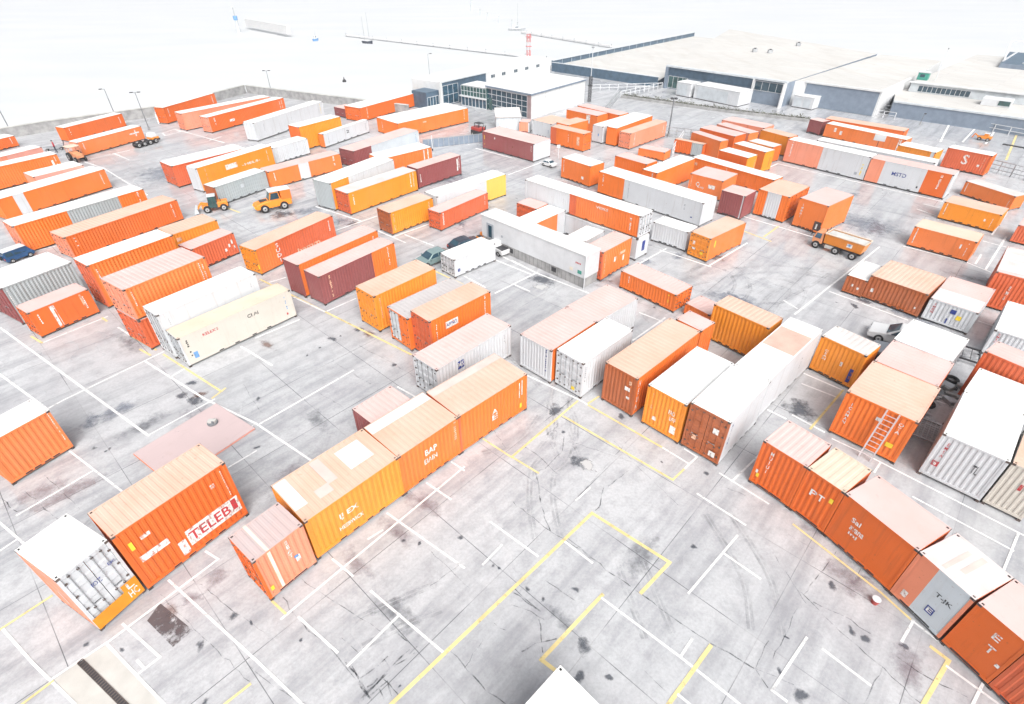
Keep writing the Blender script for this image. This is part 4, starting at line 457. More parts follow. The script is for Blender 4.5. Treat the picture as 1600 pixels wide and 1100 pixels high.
    for (a, d), (b, e) in zip(prof, prof[1:]):
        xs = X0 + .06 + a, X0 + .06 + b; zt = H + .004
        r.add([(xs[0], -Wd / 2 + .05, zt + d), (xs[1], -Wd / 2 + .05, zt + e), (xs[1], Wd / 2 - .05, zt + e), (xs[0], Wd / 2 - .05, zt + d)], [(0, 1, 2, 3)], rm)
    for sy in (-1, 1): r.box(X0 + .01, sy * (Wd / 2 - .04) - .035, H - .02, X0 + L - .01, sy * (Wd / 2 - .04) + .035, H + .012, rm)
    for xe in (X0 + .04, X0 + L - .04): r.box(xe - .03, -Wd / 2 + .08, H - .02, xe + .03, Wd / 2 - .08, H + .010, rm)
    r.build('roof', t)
    # markings
    if marks:
        rnd = random.Random(key)
        for i, (face, kind, u, v, w, h, colr, s) in enumerate(marks):
            mm = MK[colr]; mb = MB()
            if face == 's':
                n_ = Vector((0, math.copysign(1, yB), 0)); o_ = Vector((X0 + u * L, yB, 0)); ww = w * L
            elif face == 'e':
                n_ = Vector((-1, 0, 0)); o_ = Vector((X0, yB - math.copysign(u * Wd, yB), 0)); ww = w * Wd
            else:
                n_ = None; o_ = Vector((X0 + u * L, yB - math.copysign(v * Wd, yB), H + .009 + .0012 * i)); ww = w * L
            if n_ is not None:
                upv = Vector((0, 0, 1)); rt = (-n_).cross(upv)
                eo = .035 if (face == 'e' and et in 'dD') else -.012
                o_ = o_ + upv * (b0 + v * (H - b0)) + n_ * (eo + .0012 * i + .003); hh = h * (H - b0)
            else:
                rt = Vector((1, 0, 0)); upv = Vector((0, 1, 0)); hh = h * Wd
            def put(poly, fs=None):
                vs = [o_ + rt * (x * ww) + upv * (y * hh) for x, y in poly]
                mb.add(vs, fs or [tuple(range(len(vs)))], mm)
            if kind == 'rect': put([(-.5, -.5), (.5, -.5), (.5, .5), (-.5, .5)])
            elif kind == 'codes':                   # worn column of small characters: short dashes
                n = max(5, int(hh / .15)); 
                for k in range(n):
                    if rnd.random() < .16: continue
                    y = .5 - (k + .5) / n; x0 = -.5 + .3 * rnd.random(); x1 = .5 - .3 * rnd.random(); g = .36 / n
                    put([(x0, y - g), (x1, y - g * (.4 + .6 * rnd.random())), (x1, y + g), (x0, y + g)])
            else:
                vs, fs = text_mesh(s if kind == 'H' else '\n'.join(s)); put(vs, fs)
            mb.build('label_plate' if kind == 'rect' else 'lettering', t)
    return t
TH = {row[0]: container(row) for row in CT}
# ---------------------------------------------------------------- ground, water, paint
def ground_material():
    mt, t, b = nodes('wet_concrete_paving'); p = pos(t)
    br = t.nodes.new('ShaderNodeTexBrick'); br.offset = 0; br.inputs['Scale'].default_value = 1
    br.inputs['Mortar Size'].default_value = .022; br.inputs['Mortar Smooth'].default_value = .3; br.inputs['Brick Width'].default_value = 5.2; br.inputs['Row Height'].default_value = 5.2
    mp = N(t, 'ShaderNodeMapping'); mp.inputs['Rotation'].default_value = (0, 0, R(-47)); t.links.new(p, mp.inputs['Vector']); t.links.new(mp.outputs[0], br.inputs['Vector'])
    br.inputs['Color1'].default_value = (.40, .41, .425, 1); br.inputs['Color2'].default_value = (.48, .487, .50, 1); br.inputs['Mortar'].default_value = (.37, .37, .375, 1)
    c = br.outputs['Color']
    c = mix(t, ramp(t, noise(t, p, .055, 4), [(.4, .15), (.65, .8)]), c, (.51, .52, .535))
    c = mix(t, ramp(t, noise(t, p, .13, 5), [(.52, 0), (.74, .45)]), c, (.36, .345, .37))
    gr = mapping(t, p, (1, 1, 1), (0, 0, R(-47)))
    c = mix(t, ramp(t, noise(t, mapping(t, gr, (.10, .9, 1)), .8, 6, .65), [(.45, 0), (.68, .75)]), c, (.25, .255, .275))
    c = mix(t, ramp(t, noise(t, mapping(t, gr, (.7, .08, 1)), .8, 6, .65), [(.52, 0), (.78, .45)]), c, (.52, .52, .525))
    c = mix(t, ramp(t, noise(t, p, .9, 6, .7), [(.47, 0), (.75, .6)]), c, (.225, .225, .245))
    c = mix(t, ramp(t, noise(t, p, 7, 4, .75), [(.35, .28), (.6, 0)]), c, (.22, .22, .23))
    # joints, broken up
    jm = N(t, 'ShaderNodeMath', operation='MULTIPLY'); t.links.new(br.outputs['Fac'], jm.inputs[0]); t.links.new(ramp(t, noise(t, p, .22, 3), [(.42, .1), (.56, .85)]), jm.inputs[1])
    c = mix(t, jm.outputs[0], c, (.10, .105, .115))
    t.links.new(c, b.inputs['Base Color'])
    wet = noise(t, p, .045, 4, .6)
    t.links.new(ramp(t, wet, [(.38, .5), (.56, .1)]), b.inputs['Roughness'])
    b.inputs['Specular IOR Level'].default_value = .45
    bp = N(t, 'ShaderNodeBump'); bp.inputs['Strength'].default_value = .12; bp.inputs['Distance'].default_value = .02
    t.links.new(noise(t, p, 3, 5), bp.inputs['Height']); t.links.new(bp.outputs[0], b.inputs['Normal'])
    return mt
GM = ground_material()
g = MB(); g.add([(x, y, 0) for x, y in [(-420, -260), (-57.6, 128.5), (-30.5, 113.5), (-20, 128), (12, 162), (61, 212), (72.5, 201), (91, 147), (98, 138), (113, 149), (124, 146), (320, -80), (420, -260)]], [tuple(range(12))[::-1]], GM)
g.add([(x, y, z) for x, y in [(-420, -260), (-57.6, 128.5), (-30.5, 113.5), (-20, 128), (12, 162), (61, 212), (72.5, 201), (91, 147), (98, 138), (113, 149), (124, 146), (320, -80)] for z in (0, -4)], [(2 * k, 2 * k + 1, 2 * k + 3, 2 * k + 2) for k in range(10)], M['conc'])
structure(g.build('ground'))
mt, t, b = nodes('pale_sea'); p = pos(t)
t.links.new(mix(t, ramp(t, noise(t, mapping(t, p, (.02, .06, 1)), 1, 5), [(.35, 0), (.7, 1)]), (.505, .525, .54), (.55, .56, .57)), b.inputs['Base Color'])
b.inputs['Roughness'].default_value = .5; b.inputs['Specular IOR Level'].default_value = .3
bp = N(t, 'ShaderNodeBump'); bp.inputs['Strength'].default_value = .25; bp.inputs['Distance'].default_value = .3
t.links.new(noise(t, mapping(t, p, (.25, .7, 1)), 1, 4), bp.inputs['Height']); t.links.new(bp.outputs[0], b.inputs['Normal'])
g = MB(); g.add([(-4000, -400, -1), (4000, -400, -1), (4000, 4500, -1), (-4000, 4500, -1)], [(0, 1, 2, 3)], mt); structure(g.build('water'))

WP = plain('road_paint_white', (.74, .74, .74), .5, 0, .1); YP = plain('road_paint_yellow', (.74, .60, .28), .5, 0, .12)
def worn(mt):
    t = mt.node_tree; b = t.nodes['Principled BSDF']; p = pos(t)
    t.links.new(ramp(t, noise(t, p, 2.4, 6, .75), [(.3, .45), (.46, 1)]), b.inputs['Alpha'])
worn(WP); worn(YP)
wl, yl = MB(), MB()
cnt = 0
for k, pts in LINES:
    mb = wl if k == 'w' else yl
    for a, b_ in zip(pts, pts[1:]):
        a, b_ = Vector(a), Vector(b_); d = (b_ - a); L_ = d.length
        if L_ < .05: continue
        d.normalize(); n = Vector((-d.y, d.x)); wd = .085 if k == 'Y' else (.056 if a.y < 25 else .045 + .0009 * a.y)
        z = .013 + .0006 * (cnt % 14); cnt += 1
        q = [a - n * wd - d * wd, b_ - n * wd + d * wd, b_ + n * wd + d * wd, a + n * wd - d * wd]
        mb.add([(v.x, v.y, z) for v in q], [(0, 1, 2, 3)], WP if k == 'w' else YP)
structure(wl.build('white_paint_lines')); structure(yl.build('yellow_paint_lines'))
# pale strip and drain in the lower left
PC = plain('pale_concrete_strip', (.50, .49, .46), .7, 0, .08)
g = MB(); g.add([(x, y, .004) for x, y in STRIP], [tuple(range(len(STRIP)))], PC); structure(g.build('concrete_strip'))
a, b_ = Vector(DRAIN[0] + (0,)), Vector(DRAIN[1] + (0,)); g = MB(); d = (b_ - a).normalized(); n = Vector((-d.y, d.x, 0))
g.beam(a + Vector((0, 0, .005)), b_ + Vector((0, 0, .005)), .2, .012, M['dark'])
k = 0
while k * .14 < (b_ - a).length:
    c = a + d * k * .14; g.beam(c - n * .095 + Vector((0, 0, .016)), c + n * .095 + Vector((0, 0, .016)), .05, .012, M['casting']); k += 1
for s_ in (-1, 1): g.beam(a + n * .11 * s_ + Vector((0, 0, .012)), b_ + n * .11 * s_ + Vector((0, 0, .012)), .03, .03, M['casting'])
tag(g.build('drain_grating'), 'dark rusty drain grating let into the pale strip at the bottom left', 'drain')
def stain_mat(name, rgb, k, rough=.5):
    mt, t, b = nodes(name); p = pos(t); b.inputs['Base Color'].default_value = (*rgb, 1); b.inputs['Roughness'].default_value = rough
    at = t.nodes.new('ShaderNodeAttribute'); at.attribute_name = 'edge'
    m1 = N(t, 'ShaderNodeMath', operation='ADD'); t.links.new(at.outputs['Fac'], m1.inputs[0])
    m2 = N(t, 'ShaderNodeMath', operation='MULTIPLY_ADD'); t.links.new(noise(t, p, 1.6, 7, .7), m2.inputs[0]); m2.inputs[1].default_value = 2.2; m2.inputs[2].default_value = -1.15
    t.links.new(m2.outputs[0], m1.inputs[1])
    t.links.new(ramp(t, m1.outputs[0], [(.3, 0), (.3 + k[1], k[0])]), b.inputs['Alpha']); return mt
SM = dict(d=stain_mat('oil_stain', (.09, .10, .12), (.7, .45), .3), l=stain_mat('pale_scuff', (.55, .55, .55), (.8, .3)), r=stain_mat('rust_stain', (.20, .11, .085), (.6, .5)), b=stain_mat('bluish_damp', (.16, .185, .24), (.5, .6), .2), p=stain_mat('pinkish_damp', (.22, .175, .20), (.5, .75), .2), d2=stain_mat('grey_damp', (.15, .16, .18), (.5, .7), .3))
sb = MB(); edge = []
rnd = random.Random(3)
for i in range(34):                                # small spots all over the lot
    STAINS.append((rnd.uniform(-35, 40), rnd.uniform(7, 75), rnd.uniform(.06, .28), rnd.uniform(.06, .3), 'd'))
for i in range(46):
    STAINS.append((rnd.uniform(-45, 45), rnd.uniform(10, 90), rnd.uniform(1.2, 3.2), rnd.uniform(.3, .9), rnd.choice(['d2', 'p', 'b', 'd2'])))
for i, (x, y, rx, ry, k) in enumerate(STAINS):
    n = 28; a0 = rnd.uniform(0, 6.28) if rx < 1 else R(47) + rnd.choice([0, math.pi / 2]); z = .0048 + .00003 * i
    if rx > 1: ry = max(ry, .35 * rx)
    vs = [(x, y, z)]; edge.append(1.)
    for rr, ev in ((.6, .55), (1.25, 0)):
        for q in range(n):
            A_ = 6.2832 * q / n; w_ = rr * (1 + .14 * math.sin(2 * A_ + i) + .10 * math.sin(3 * A_ + 2 * i) + .05 * math.sin(5 * A_ + 3 * i)); u_, v_ = rx * w_ * math.cos(6.2832 * q / n), ry * w_ * math.sin(6.2832 * q / n)
            vs.append((x + u_ * math.cos(a0) - v_ * math.sin(a0), y + u_ * math.sin(a0) + v_ * math.cos(a0), z)); edge.append(ev)
    fs = [(0, 1 + q, 1 + (q + 1) % n) for q in range(n)] + [(1 + q, 1 + n + q, 1 + n + (q + 1) % n, 1 + (q + 1) % n) for q in range(n)]
    sb.add(vs, fs, SM[k])
o = sb.build('pavement_stains'); at = o.data.attributes.new('edge', 'FLOAT', 'POINT'); at.data.foreach_set('value', edge); structure(o)
CM = plain('crack_filler', (.075, .08, .09), .6)
t = CM.node_tree; t.links.new(ramp(t, noise(t, pos(t), 1.8, 5, .7), [(.40, .0), (.6, .62)]), t.nodes['Principled BSDF'].inputs['Alpha'])
cb = MB()
for i, (wd, pts) in enumerate(CRACKS):
    P = []
    for a, b_ in zip(pts, pts[1:]):
        a, b_ = Vector(a), Vector(b_); n = max(2, int((b_ - a).length / .35))
        P += [a.lerp(b_, k / n) + Vector((rnd.gauss(0, .03), rnd.gauss(0, .03))) for k in range(n)]
    P.append(Vector(pts[-1])); L_ = []
    for k, q in enumerate(P):
        d = (P[min(k + 1, len(P) - 1)] - P[max(k - 1, 0)]).normalized(); n = Vector((-d.y, d.x)) * .011 * wd * rnd.uniform(.5, 1.7)
        L_ += [(q.x - n.x, q.y - n.y, .0105 + .00004 * i), (q.x + n.x, q.y + n.y, .0105 + .00004 * i)]
    cb.add(L_, [(2 * k, 2 * k + 1, 2 * k + 3, 2 * k + 2) for k in range(len(P) - 1)], CM)
structure(cb.build('pavement_cracks'))

tm = plain('tyre_mark', (.10, .105, .115), .5); t = tm.node_tree
t.links.new(ramp(t, noise(t, pos(t), 1.1, 6, .75), [(.42, 0), (.66, .22)]), t.nodes['Principled BSDF'].inputs['Alpha'])
cb = MB()
for i, pts in enumerate(TRACKS):
    for off in (-.75, -.55, .55, .75):
        P = []; n_ = 10
        C_ = [Vector(p_) for p_ in pts]; C_ = [C_[0] * 2 - C_[1]] + C_ + [C_[-1] * 2 - C_[-2]]
        for k in range(1, len(C_) - 2):
            for s_ in range(n_):
                u = s_ / n_; a, b_, c_, d_ = C_[k - 1:k + 3]
                P.append(.5 * (2 * b_ + (c_ - a) * u + (2 * a - 5 * b_ + 4 * c_ - d_) * u * u + (3 * b_ - a - 3 * c_ + d_) * u ** 3))
        L_ = []
        for k, q in enumerate(P):
            d = (P[min(k + 1, len(P) - 1)] - P[max(k - 1, 0)]).normalized(); n = Vector((-d.y, d.x)); z = .0092 + .00008 * i + .00002 * off
            L_ += [(*(q + n * (off - .07)), z), (*(q + n * (off + .07)), z)]
        cb.add(L_, [(2 * k, 2 * k + 1, 2 * k + 3, 2 * k + 2) for k in range(len(P) - 1)], tm)
structure(cb.build('tyre_marks'))
g = MB(); g.add([(x, y, .0075) for x, y in PLATE], [(0, 1, 2, 3)], SM_PLATE := stain_mat('rusty_patch', (.10, .08, .085), (.85, .3))); o = g.build('rusty_patch'); at = o.data.attributes.new('edge', 'FLOAT', 'POINT'); at.data.foreach_set('value', [.75, .75, .45, .45]); structure(o)
g = MB(); g.cyl((0, 0, 0), (0, 0, .12), .32, M['post'], 14); g.box(-.24, -.14, .12, .24, .14, .26, M['pconc']); g.box(.06, -.2, .12, .2, -.14, .3, M['post']); o = g.build('hatch_cover'); o.location = (HATCH[0], HATCH[1], .16); tag(o, 'round grey hatch cover sitting on the flat pink platform', 'hatch')

# ---------------------------------------------------------------- quay wall, jetties, sea marks
def wall_run(name, pts, h, th, m, label, cat, cope=None):
    t = thing(name, *pts[0], 0, label, cat); ox, oy = pts[0]
    w = MB(); c = MB()
    for a, b_ in zip(pts, pts[1:]):
        A, B = Vector((a[0] - ox, a[1] - oy, h / 2)), Vector((b_[0] - ox, b_[1] - oy, h / 2)); w.beam(A, B, th, h, m)
        A.z = B.z = h + .05; c.beam(A, B, th + .14, .1, cope or m)
    w.build('wall_panel', t); c.build('coping', t); return t
wall_run('quay_wall', [(-150, 16), (-79, 96.5), (-64.8, 108), (-57.2, 127)], 1.6, .5, M['conc'], 'grey concrete quay wall along the back left edge of the yard up to its corner', 'wall', M['pconc'])
wall_run('quay_wall', [(-56.8, 127.4), (-31, 114), (-19, 107.5)], 1.5, .5, M['conc'], 'grey concrete quay wall running right from the far corner towards the white hall', 'wall', M['pconc'])
def jetty(a, b_, label, n=12):
    t = thing('jetty', *a, 0, label, 'jetty', z=-1); d = Vector((b_[0] - a[0], b_[1] - a[1], 0)); m_ = MB(); m_.beam((0, 0, .55), d + Vector((0, 0, .55)), 1.1, .3, MK['W']); m_.build('deck', t)
    q = MB(); 
    for k in range(n + 1): q.cyl(d * k / n + Vector((0, .3, -1)), d * k / n + Vector((0, .3, 1.1)), .14, M['steel'], 6)
    tag(q.build('pile', t), kind='stuff')
jetty((-62, 235), (10.5, 176), 'long thin pale jetty crossing the sea behind the white hall')
jetty((4.5, 241), (33, 200), 'thin pale jetty behind the red lattice tower', 8)
for k, (x, y) in enumerate([(-26, 425), (-23.5, 385), (-21.2, 344), (-15, 318), (-10.5, 298), (-5, 280), (.8, 264), (3, 254)]):
    q = MB(); q.cyl((0, 0, -2), (0, 0, 2.4), .2, MK['l'], 8); q.cyl((0, 0, 2.4), (0, 0, 2.6), .28, M['steel'], 8); o = q.build('mooring_pile'); o.location = (x, y, -1)
    tag(o, 'grey mooring pile in the curved row out in the pale sea', 'pile', 'mooring piles in the sea')
wall_run('breakwater', [(-110, 263), (-83, 234)], 2.6, 1.2, MK['W'], 'pale breakwater wall standing in the sea at the top left', 'breakwater')
t = thing('light_beacon', -109, 251, 0, 'slim pale blue light beacon in the sea at top left', 'beacon', z=-1)
q = MB(); q.cyl((0, 0, -1), (0, 0, 4.2), .75, MK['l'], 12, .5); q.build('tower', t); q = MB(); q.cyl((0, 0, 4.2), (0, 0, 5.6), .8, MK['B'], 10); q.build('lantern', t); q = MB(); q.cyl((0, 0, 5.6), (0, 0, 8.5), .12, M['steel'], 6); q.cyl((0, 0, 8.4), (0, 0, 8.8), .6, M['white'], 8); q.build('mast', t)
def boat(x, y, rz, L, hullm, masts, label, cabin=True):
    t = thing('boat', x, y, rz, label, 'boat', z=-1); h = MB(); w = L * .16
    pts = [(-L / 2, w * .8), (-L / 2, -w * .8), (L * .15, -w), (L * .5, 0), (L * .15, w)]
    n = 5; vs = [(px * .88, py * .7, -.3) for px, py in pts] + [(px, py, .8 + (.25 if px > L * .4 else 0)) for px, py in pts]
    h.add(vs, [(k, (k + 1) % n, n + (k + 1) % n, n + k) for k in range(n)], hullm); h.add(vs, [tuple(range(n, 2 * n))], M['white']); h.build('hull', t)
    if cabin:
        c = MB(); c.box(-L * .28, -w * .6, .8, L * .06, w * .6, 1.7, M['white']); co = c.build('cabin', t, .08); c = MB(); c.box(-L * .1, -w * .62, 1.15, L * .065, w * .62, 1.5, M['glass']); c.build('window', co)
    for px, hh in masts:
        c = MB(); c.cyl((px, 0, .7), (px, 0, hh), .07, M['steel'], 6, .04); c.build('mast', t)
boat(-49.5, 214.8, R(-30), 4.6, M['card'], [(-1.3, 8.0), (.9, 9.2)], 'small dark boat with two thin masts on the pale sea', False)
boat(2.8, 250.5, R(-8), 7.2, M['steel'], [(.2, 9.5)], 'grey workboat with white cabin and one mast near the curved row of piles')
boat(-69.8, 222.5, R(60), 2.6, MK['B'], [(0, 3.2)], 'tiny blue boat alone on the sea left of the two-masted one')
t = thing('buoy', -40.5, 145.1, 0, 'small dark buoy floating just beyond the quay wall', 'buoy', z=-1)
q = MB(); q.cyl((0, 0, -.2), (0, 0, .45), .55, M['dark'], 12, .4); q.build('float', t); q = MB(); q.cyl((0, 0, .45), (0, 0, 1.1), .2, M['dark'], 8, .05); q.build('topmark', t)

# ---------------------------------------------------------------- lamps and masts
def lamp(x, y, h, rz, label, heads=2, r=.08):
    t = thing('street_lamp', x, y, rz, label, 'street lamp', 'lamp posts of the yard')
    q = MB(); q.cyl((0, 0, 0), (0, 0, h), r, M['post'], 8, r * .6); q.cyl((0, 0, 0), (0, 0, .35), r * 2, M['conc'], 8); q.build('pole', t)
    q = MB()
    ends = [(.55, 0), (-.55, 0)] if heads == 2 else [(.6, 0)]
    if heads == 4: ends = [(.45, 0), (-.45, 0), (0, .45), (0, -.45)]
    for e in ends: q.beam((0, 0, h - .03), (*e, h + .02), .05, .05, M['post'])
    q.build('arm', t)
    for e in ends:
        q = MB(); q.box(e[0] - .24, e[1] - .13, h - .02, e[0] + .24, e[1] + .13, h + .08, M['dark']); q.box(e[0] - .2, e[1] - .1, h - .04, e[0] + .2, e[1] + .1, h - .015, M['white']); q.build('lamp_head', t)
lamp(-83.9, 95, 7.5, R(10), 'lamp post rising out of frame at the left edge by the quay wall')
lamp(-71.5, 104, 5.2, R(200), 'thin lamp post with a single arm behind the quay-side orange container', 1)
lamp(-62, 97.2, 5.9, R(15), 'double-headed lamp post standing beside the many-wheeled truck')
lamp(-50.4, 124.1, 4.8, R(0), 'lamp post at the far quay corner behind the back row')
lamp(-18.3, 135.5, 6.2, R(20), 'thin reddish lamp post behind the blue glass hall', 1, .05)
lamp(25.7, 91.6, 5.6, R(40), 'thick lamp post with a cluster of heads beside the salmon container', 4, .13)
lamp(70.6, 97.8, 1.6, R(40), 'short white post with a black head by the far right fence', 1, .07)
def lattice(name, x, y, h, w, m1, m2, label, plat=()):
    t = thing(name, x, y, R(20), label, 'mast'); q = MB(); n = max(4, int(h / w / 1.1)); C4 = [(-w / 2, -w / 2), (w / 2, -w / 2), (w / 2, w / 2), (-w / 2, w / 2)]
    for px, py in C4:
        q = MB()
        for k in range(n): q.beam((px, py, h * k / n), (px, py, h * (k + 1) / n), .1 * w ** .5, .1 * w ** .5, m1 if (k // 2) % 2 == 0 else m2)
        q.build('leg', t)
    q = MB()
    for k in range(n):
        mm = m1 if (k // 2) % 2 == 0 else m2
        for (ax, ay), (bx, by) in zip(C4, C4[1:] + C4[:1]):
            q.beam((ax, ay, h * k / n), (bx, by, h * (k + 1) / n), .06 * w ** .5, .06 * w ** .5, mm); q.beam((ax, ay, h * (k + 1) / n), (bx, by, h * (k + 1) / n), .06 * w ** .5, .06 * w ** .5, mm)
    q.build('bracing', t)
    for z in plat:
        q = MB(); q.box(-w * .8, -w * .8, z, w * .8, w * .8, z + .12, m1); q.build('platform', t)
    return t
t = lattice('lattice_tower', 5.2, 173, 6.9, .85, M['redw'], M['white'], 'red and white lattice tower in the distance behind the white hall', (5.2, 2.9))
t = lattice('lattice_mast', 15.8, 116.8, 4.6, .45, M['dark'], M['dark'], 'thin dark lattice mast beside the white pavilion', (2.9,))
q = MB(); q.cyl((0, 0, 4.6), (0, 0, 9.6), .06, M['white'], 6); q.box(-.2, -.2, 9.5, .2, .2, 9.7, M['steel']); q.build('pole', t)

# ---------------------------------------------------------------- buildings
def face(a, b_):                                    # frame on a wall from a to b: (origin, along, outward) with outward on the right of a->b
    A = Vector((a[0], a[1], 0)); d = Vector((b_[0] - a[0], b_[1] - a[1], 0)); L_ = d.length; d.normalize(); return A, d, Vector((d.y, -d.x, 0)), L_
def panel(mb, fr, u0, u1, z0, z1, d0, d1, m):
    A, d, n, _ = fr; vs = [A + d * u + n * e + Vector((0, 0, z)) for z in (z0, z1) for e in (d0, d1) for u in (u0, u1)]
    mb.add(vs, [(0, 2, 3, 1), (4, 5, 7, 6), (0, 1, 5, 4), (2, 6, 7, 3), (0, 4, 6, 2), (1, 3, 7, 5)], m)
def glazed(t, fr, u0, u1, z0, z1, nx, nz, gm, fm=None, dep=.06, bar=.07):
    q = MB(); panel(q, fr, u0, u1, z0, z1, .0, .03, gm); w = q.build('window', t); q = MB()
    for k in range(nx + 1): u = u0 + (u1 - u0) * k / nx; panel(q, fr, u - bar / 2, u + bar / 2, z0, z1, .031, dep, fm or M['white'])
    for k in range(nz + 1): z = z0 + (z1 - z0) * k / nz; panel(q, fr, u0, u1, z - bar / 2, z + bar / 2, .031, dep - .004, fm or M['white'])
    q.build('window_frame', w)
def block(t, name, pts, z0, z1, wm, rm, lip=.0):
    q = MB(); q.prism(pts, z0, z1, wm, rm); o = q.build(name, t); return o
def roof_lip(t, pts, z, m, w=.35, h=.25):
    q = MB()
    for a, b_ in zip(pts, pts[1:] + pts[:1]): q.beam((*a, z), (*b_, z), w, h, m)
    q.build('parapet', t)
Z0 = (0, 0, 0)
# white hall with blue front
hl = thing('hall', 0, 0, 0, 'long white hall with blue-clad end and small dark windows behind the glass entrance', 'building')
hA, hB = Vector((-13.4, 113.4)), Vector((9.4, 142)); hd = (hB - hA).normalized(); hn = Vector((hd.y, -hd.x)); hdep = 8.
pts = [tuple(hA), tuple(hB), tuple(hB - hn * hdep), tuple(hA - hn * hdep)]
block(hl, 'wall', pts, 0, 4.1, M['wwall'], M['wwall']); q = MB(); q.prism([tuple(Vector(p) ) for p in pts], 4.1, 4.22, M['wwall'], M['wwall']); q.build('roof', hl)
fr = face(tuple(hA), tuple(hA + hd * 13.2)); q = MB(); panel(q, fr, 0, 13.2, 0, 4.28, .003, .14, M['blue_clad']); q.build('blue_cladding', hl)
q = MB(); panel(q, fr, -.25, .1, 0, 4.5, -.3, .3, M['wwall']); q.build('pillar', hl)
glazed(hl, (fr[0] + fr[2] * .14, fr[1], fr[2], fr[3]), .3, 4.6, .2, 3.6, 3, 2, M['glass_blue'])
q = MB(); panel(q, fr, -.1, 13.25, 4.2, 4.36, -.25, .3, MK['l']); q.build('fascia', hl)
fw = face(tuple(hA), tuple(hB))
for u in (15.6, 19.2, 23.4, 27.4, 31.6):
    q = MB(); panel(q, fw, u - .55, u + .55, 3.05, 3.6, .003, .05, M['glass']); o = q.build('window', hl); q = MB(); panel(q, fw, u - .05, u + .05, 3.05, 3.6, .051, .08, M['white']); q.build('window_frame', o)
wg = face(tuple(hA - hd * 3.4 - hn * .6), tuple(hA - hn * .6)); q = MB(); panel(q, wg, 0, 3.4, 0, 2.9, -4, 0, M['blue_clad']); q.build('side_wing', hl); glazed(hl, wg, .2, 3.2, .4, 2.0, 4, 1, M['glass_blue'])
# glass entrance link between hall and pavilion
en = thing('entrance', 0, 0, 0, 'glazed entrance link with white mullions between the blue wall and the pavilion', 'entrance')
eA, eB = (-10.6, 116.4), (-4.6, 110.9)
fr = face((-9.2, 113.2), (-4.3, 118.5)) 
fe = face((-9.6, 114.6), (-4.55, 110.6))
q = MB(); q.prism([(-9.6, 114.6), (-4.55, 110.6), (-1.5, 114.2), (-6.6, 118.4)], 0, 3.7, M['glass_teal'], M['wwall']); q.build('wall', en)
glazed(en, fe, .05, fe[3] - .05, 1.9, 3.6, 8, 2, M['glass_teal']); glazed(en, fe, .05, fe[3] - .05, .05, 1.75, 7, 1, M['glass_blue'], bar=.14)
q = MB(); panel(q, fe, -.1, fe[3] + .1, 1.72, 1.94, .03, .5, M['white']); q.build('canopy', en)
# white pavilion
pv = thing('pavilion', 0, 0, 0, 'white flat-roofed pavilion with a dark gridded glass front', 'building')
pn, pl, pr = Vector((3.7, 103.1)), Vector((-4.5, 111.1)), Vector((14.7, 116.5)); pb = pl + pr - pn
block(pv, 'wall', [tuple(pn), tuple(pr), tuple(pb), tuple(pl)], 0, 3.9, M['wwall'], M['wwall'])
pc = (pn + pb) / 2; ov = [tuple(pc + (v - pc) * 1.025) for v in (pn, pr, pb, pl)]
q = MB(); q.prism(ov, 3.9, 4.2, M['grey_clad'], M['wwall']); q.build('roof', pv)
fg = face(tuple(pl), tuple(pn)); glazed(pv, fg, .15, fg[3] - 1.0, .1, 3.7, 8, 4, M['glass'])
q = MB(); panel(q, fg, fg[3] - .9, fg[3] - .02, 0, 3.88, .004, .1, M['mauve']); q.build('pillar', pv)
q = MB(); panel(q, fg, .6, 1.5, .02, 2.2, .07, .12, M['glass_teal']); q.build('door', pv)
fs = face(tuple(pn), tuple(pr)); q = MB()
for u in (4.2, 8.5, 12.6): panel(q, fs, u - .02, u + .02, 0, 3.88, .002, .012, M['steel'])
q.build('wall_joint', pv)
# low shed in front of it
t = thing('shed', -1.5, 94.4, R(4), 'small pale grey ribbed shed standing before the pavilion glass', 'shed'); q = MB()
q.box(-.9, 0, 0, 3.2, 3.8, 2.3, MK['l'])
for k in range(9): q.box(-.9 + k * .5, -.03, .05, -.84 + k * .5, 0, 2.3, M['white'])
q.build('wall', t); q = MB(); q.add([(-1, -.15, 2.31), (3.3, -.15, 2.31), (3.3, 4, 2.9), (-1, 4, 2.9), (-1, -.15, 2.4), (3.3, -.15, 2.4), (3.3, 4, 3), (-1, 4, 3)], [(0, 1, 5, 4), (1, 2, 6, 5), (2, 3, 7, 6), (3, 0, 4, 7), (4, 5, 6, 7)], RM['rl']); q.build('roof', t)
# walled flat roof left of the hall row
yd = thing('low_building', 0, 0, 0, 'low flat-roofed building with long blue-grey parapet walls at the back', 'building')
P4 = [(10.6, 152), (32.6, 131.2), (70, 198), (62, 209)]
block(yd, 'wall', P4, 0, 1.25, M['blue_clad'], M['roofm'])
for a, b_, h in ((P4[0], P4[1], 1.95), (P4[0], P4[3], 2.35)):
    f_ = face(a, b_); q = MB(); panel(q, f_, 0, f_[3], 0 if h < 2 else 1.2, h, .0 if h < 2 else -.3, .22 if h < 2 else 0, M['blue_clad']); q.build('parapet', yd)
    q = MB(); panel(q, f_, -.05, f_[3] + .05, h, h + .09, -.34, .26, MK['l']); q.build('coping', yd)
q = MB()
f_ = face(P4[0], P4[3])
for k in range(1, 18): panel(q, f_, k * 4 - .05, k * 4 + .05, 1.3, 2.3, .002, .05, MK['l'])
q.build('parapet_rib', yd)
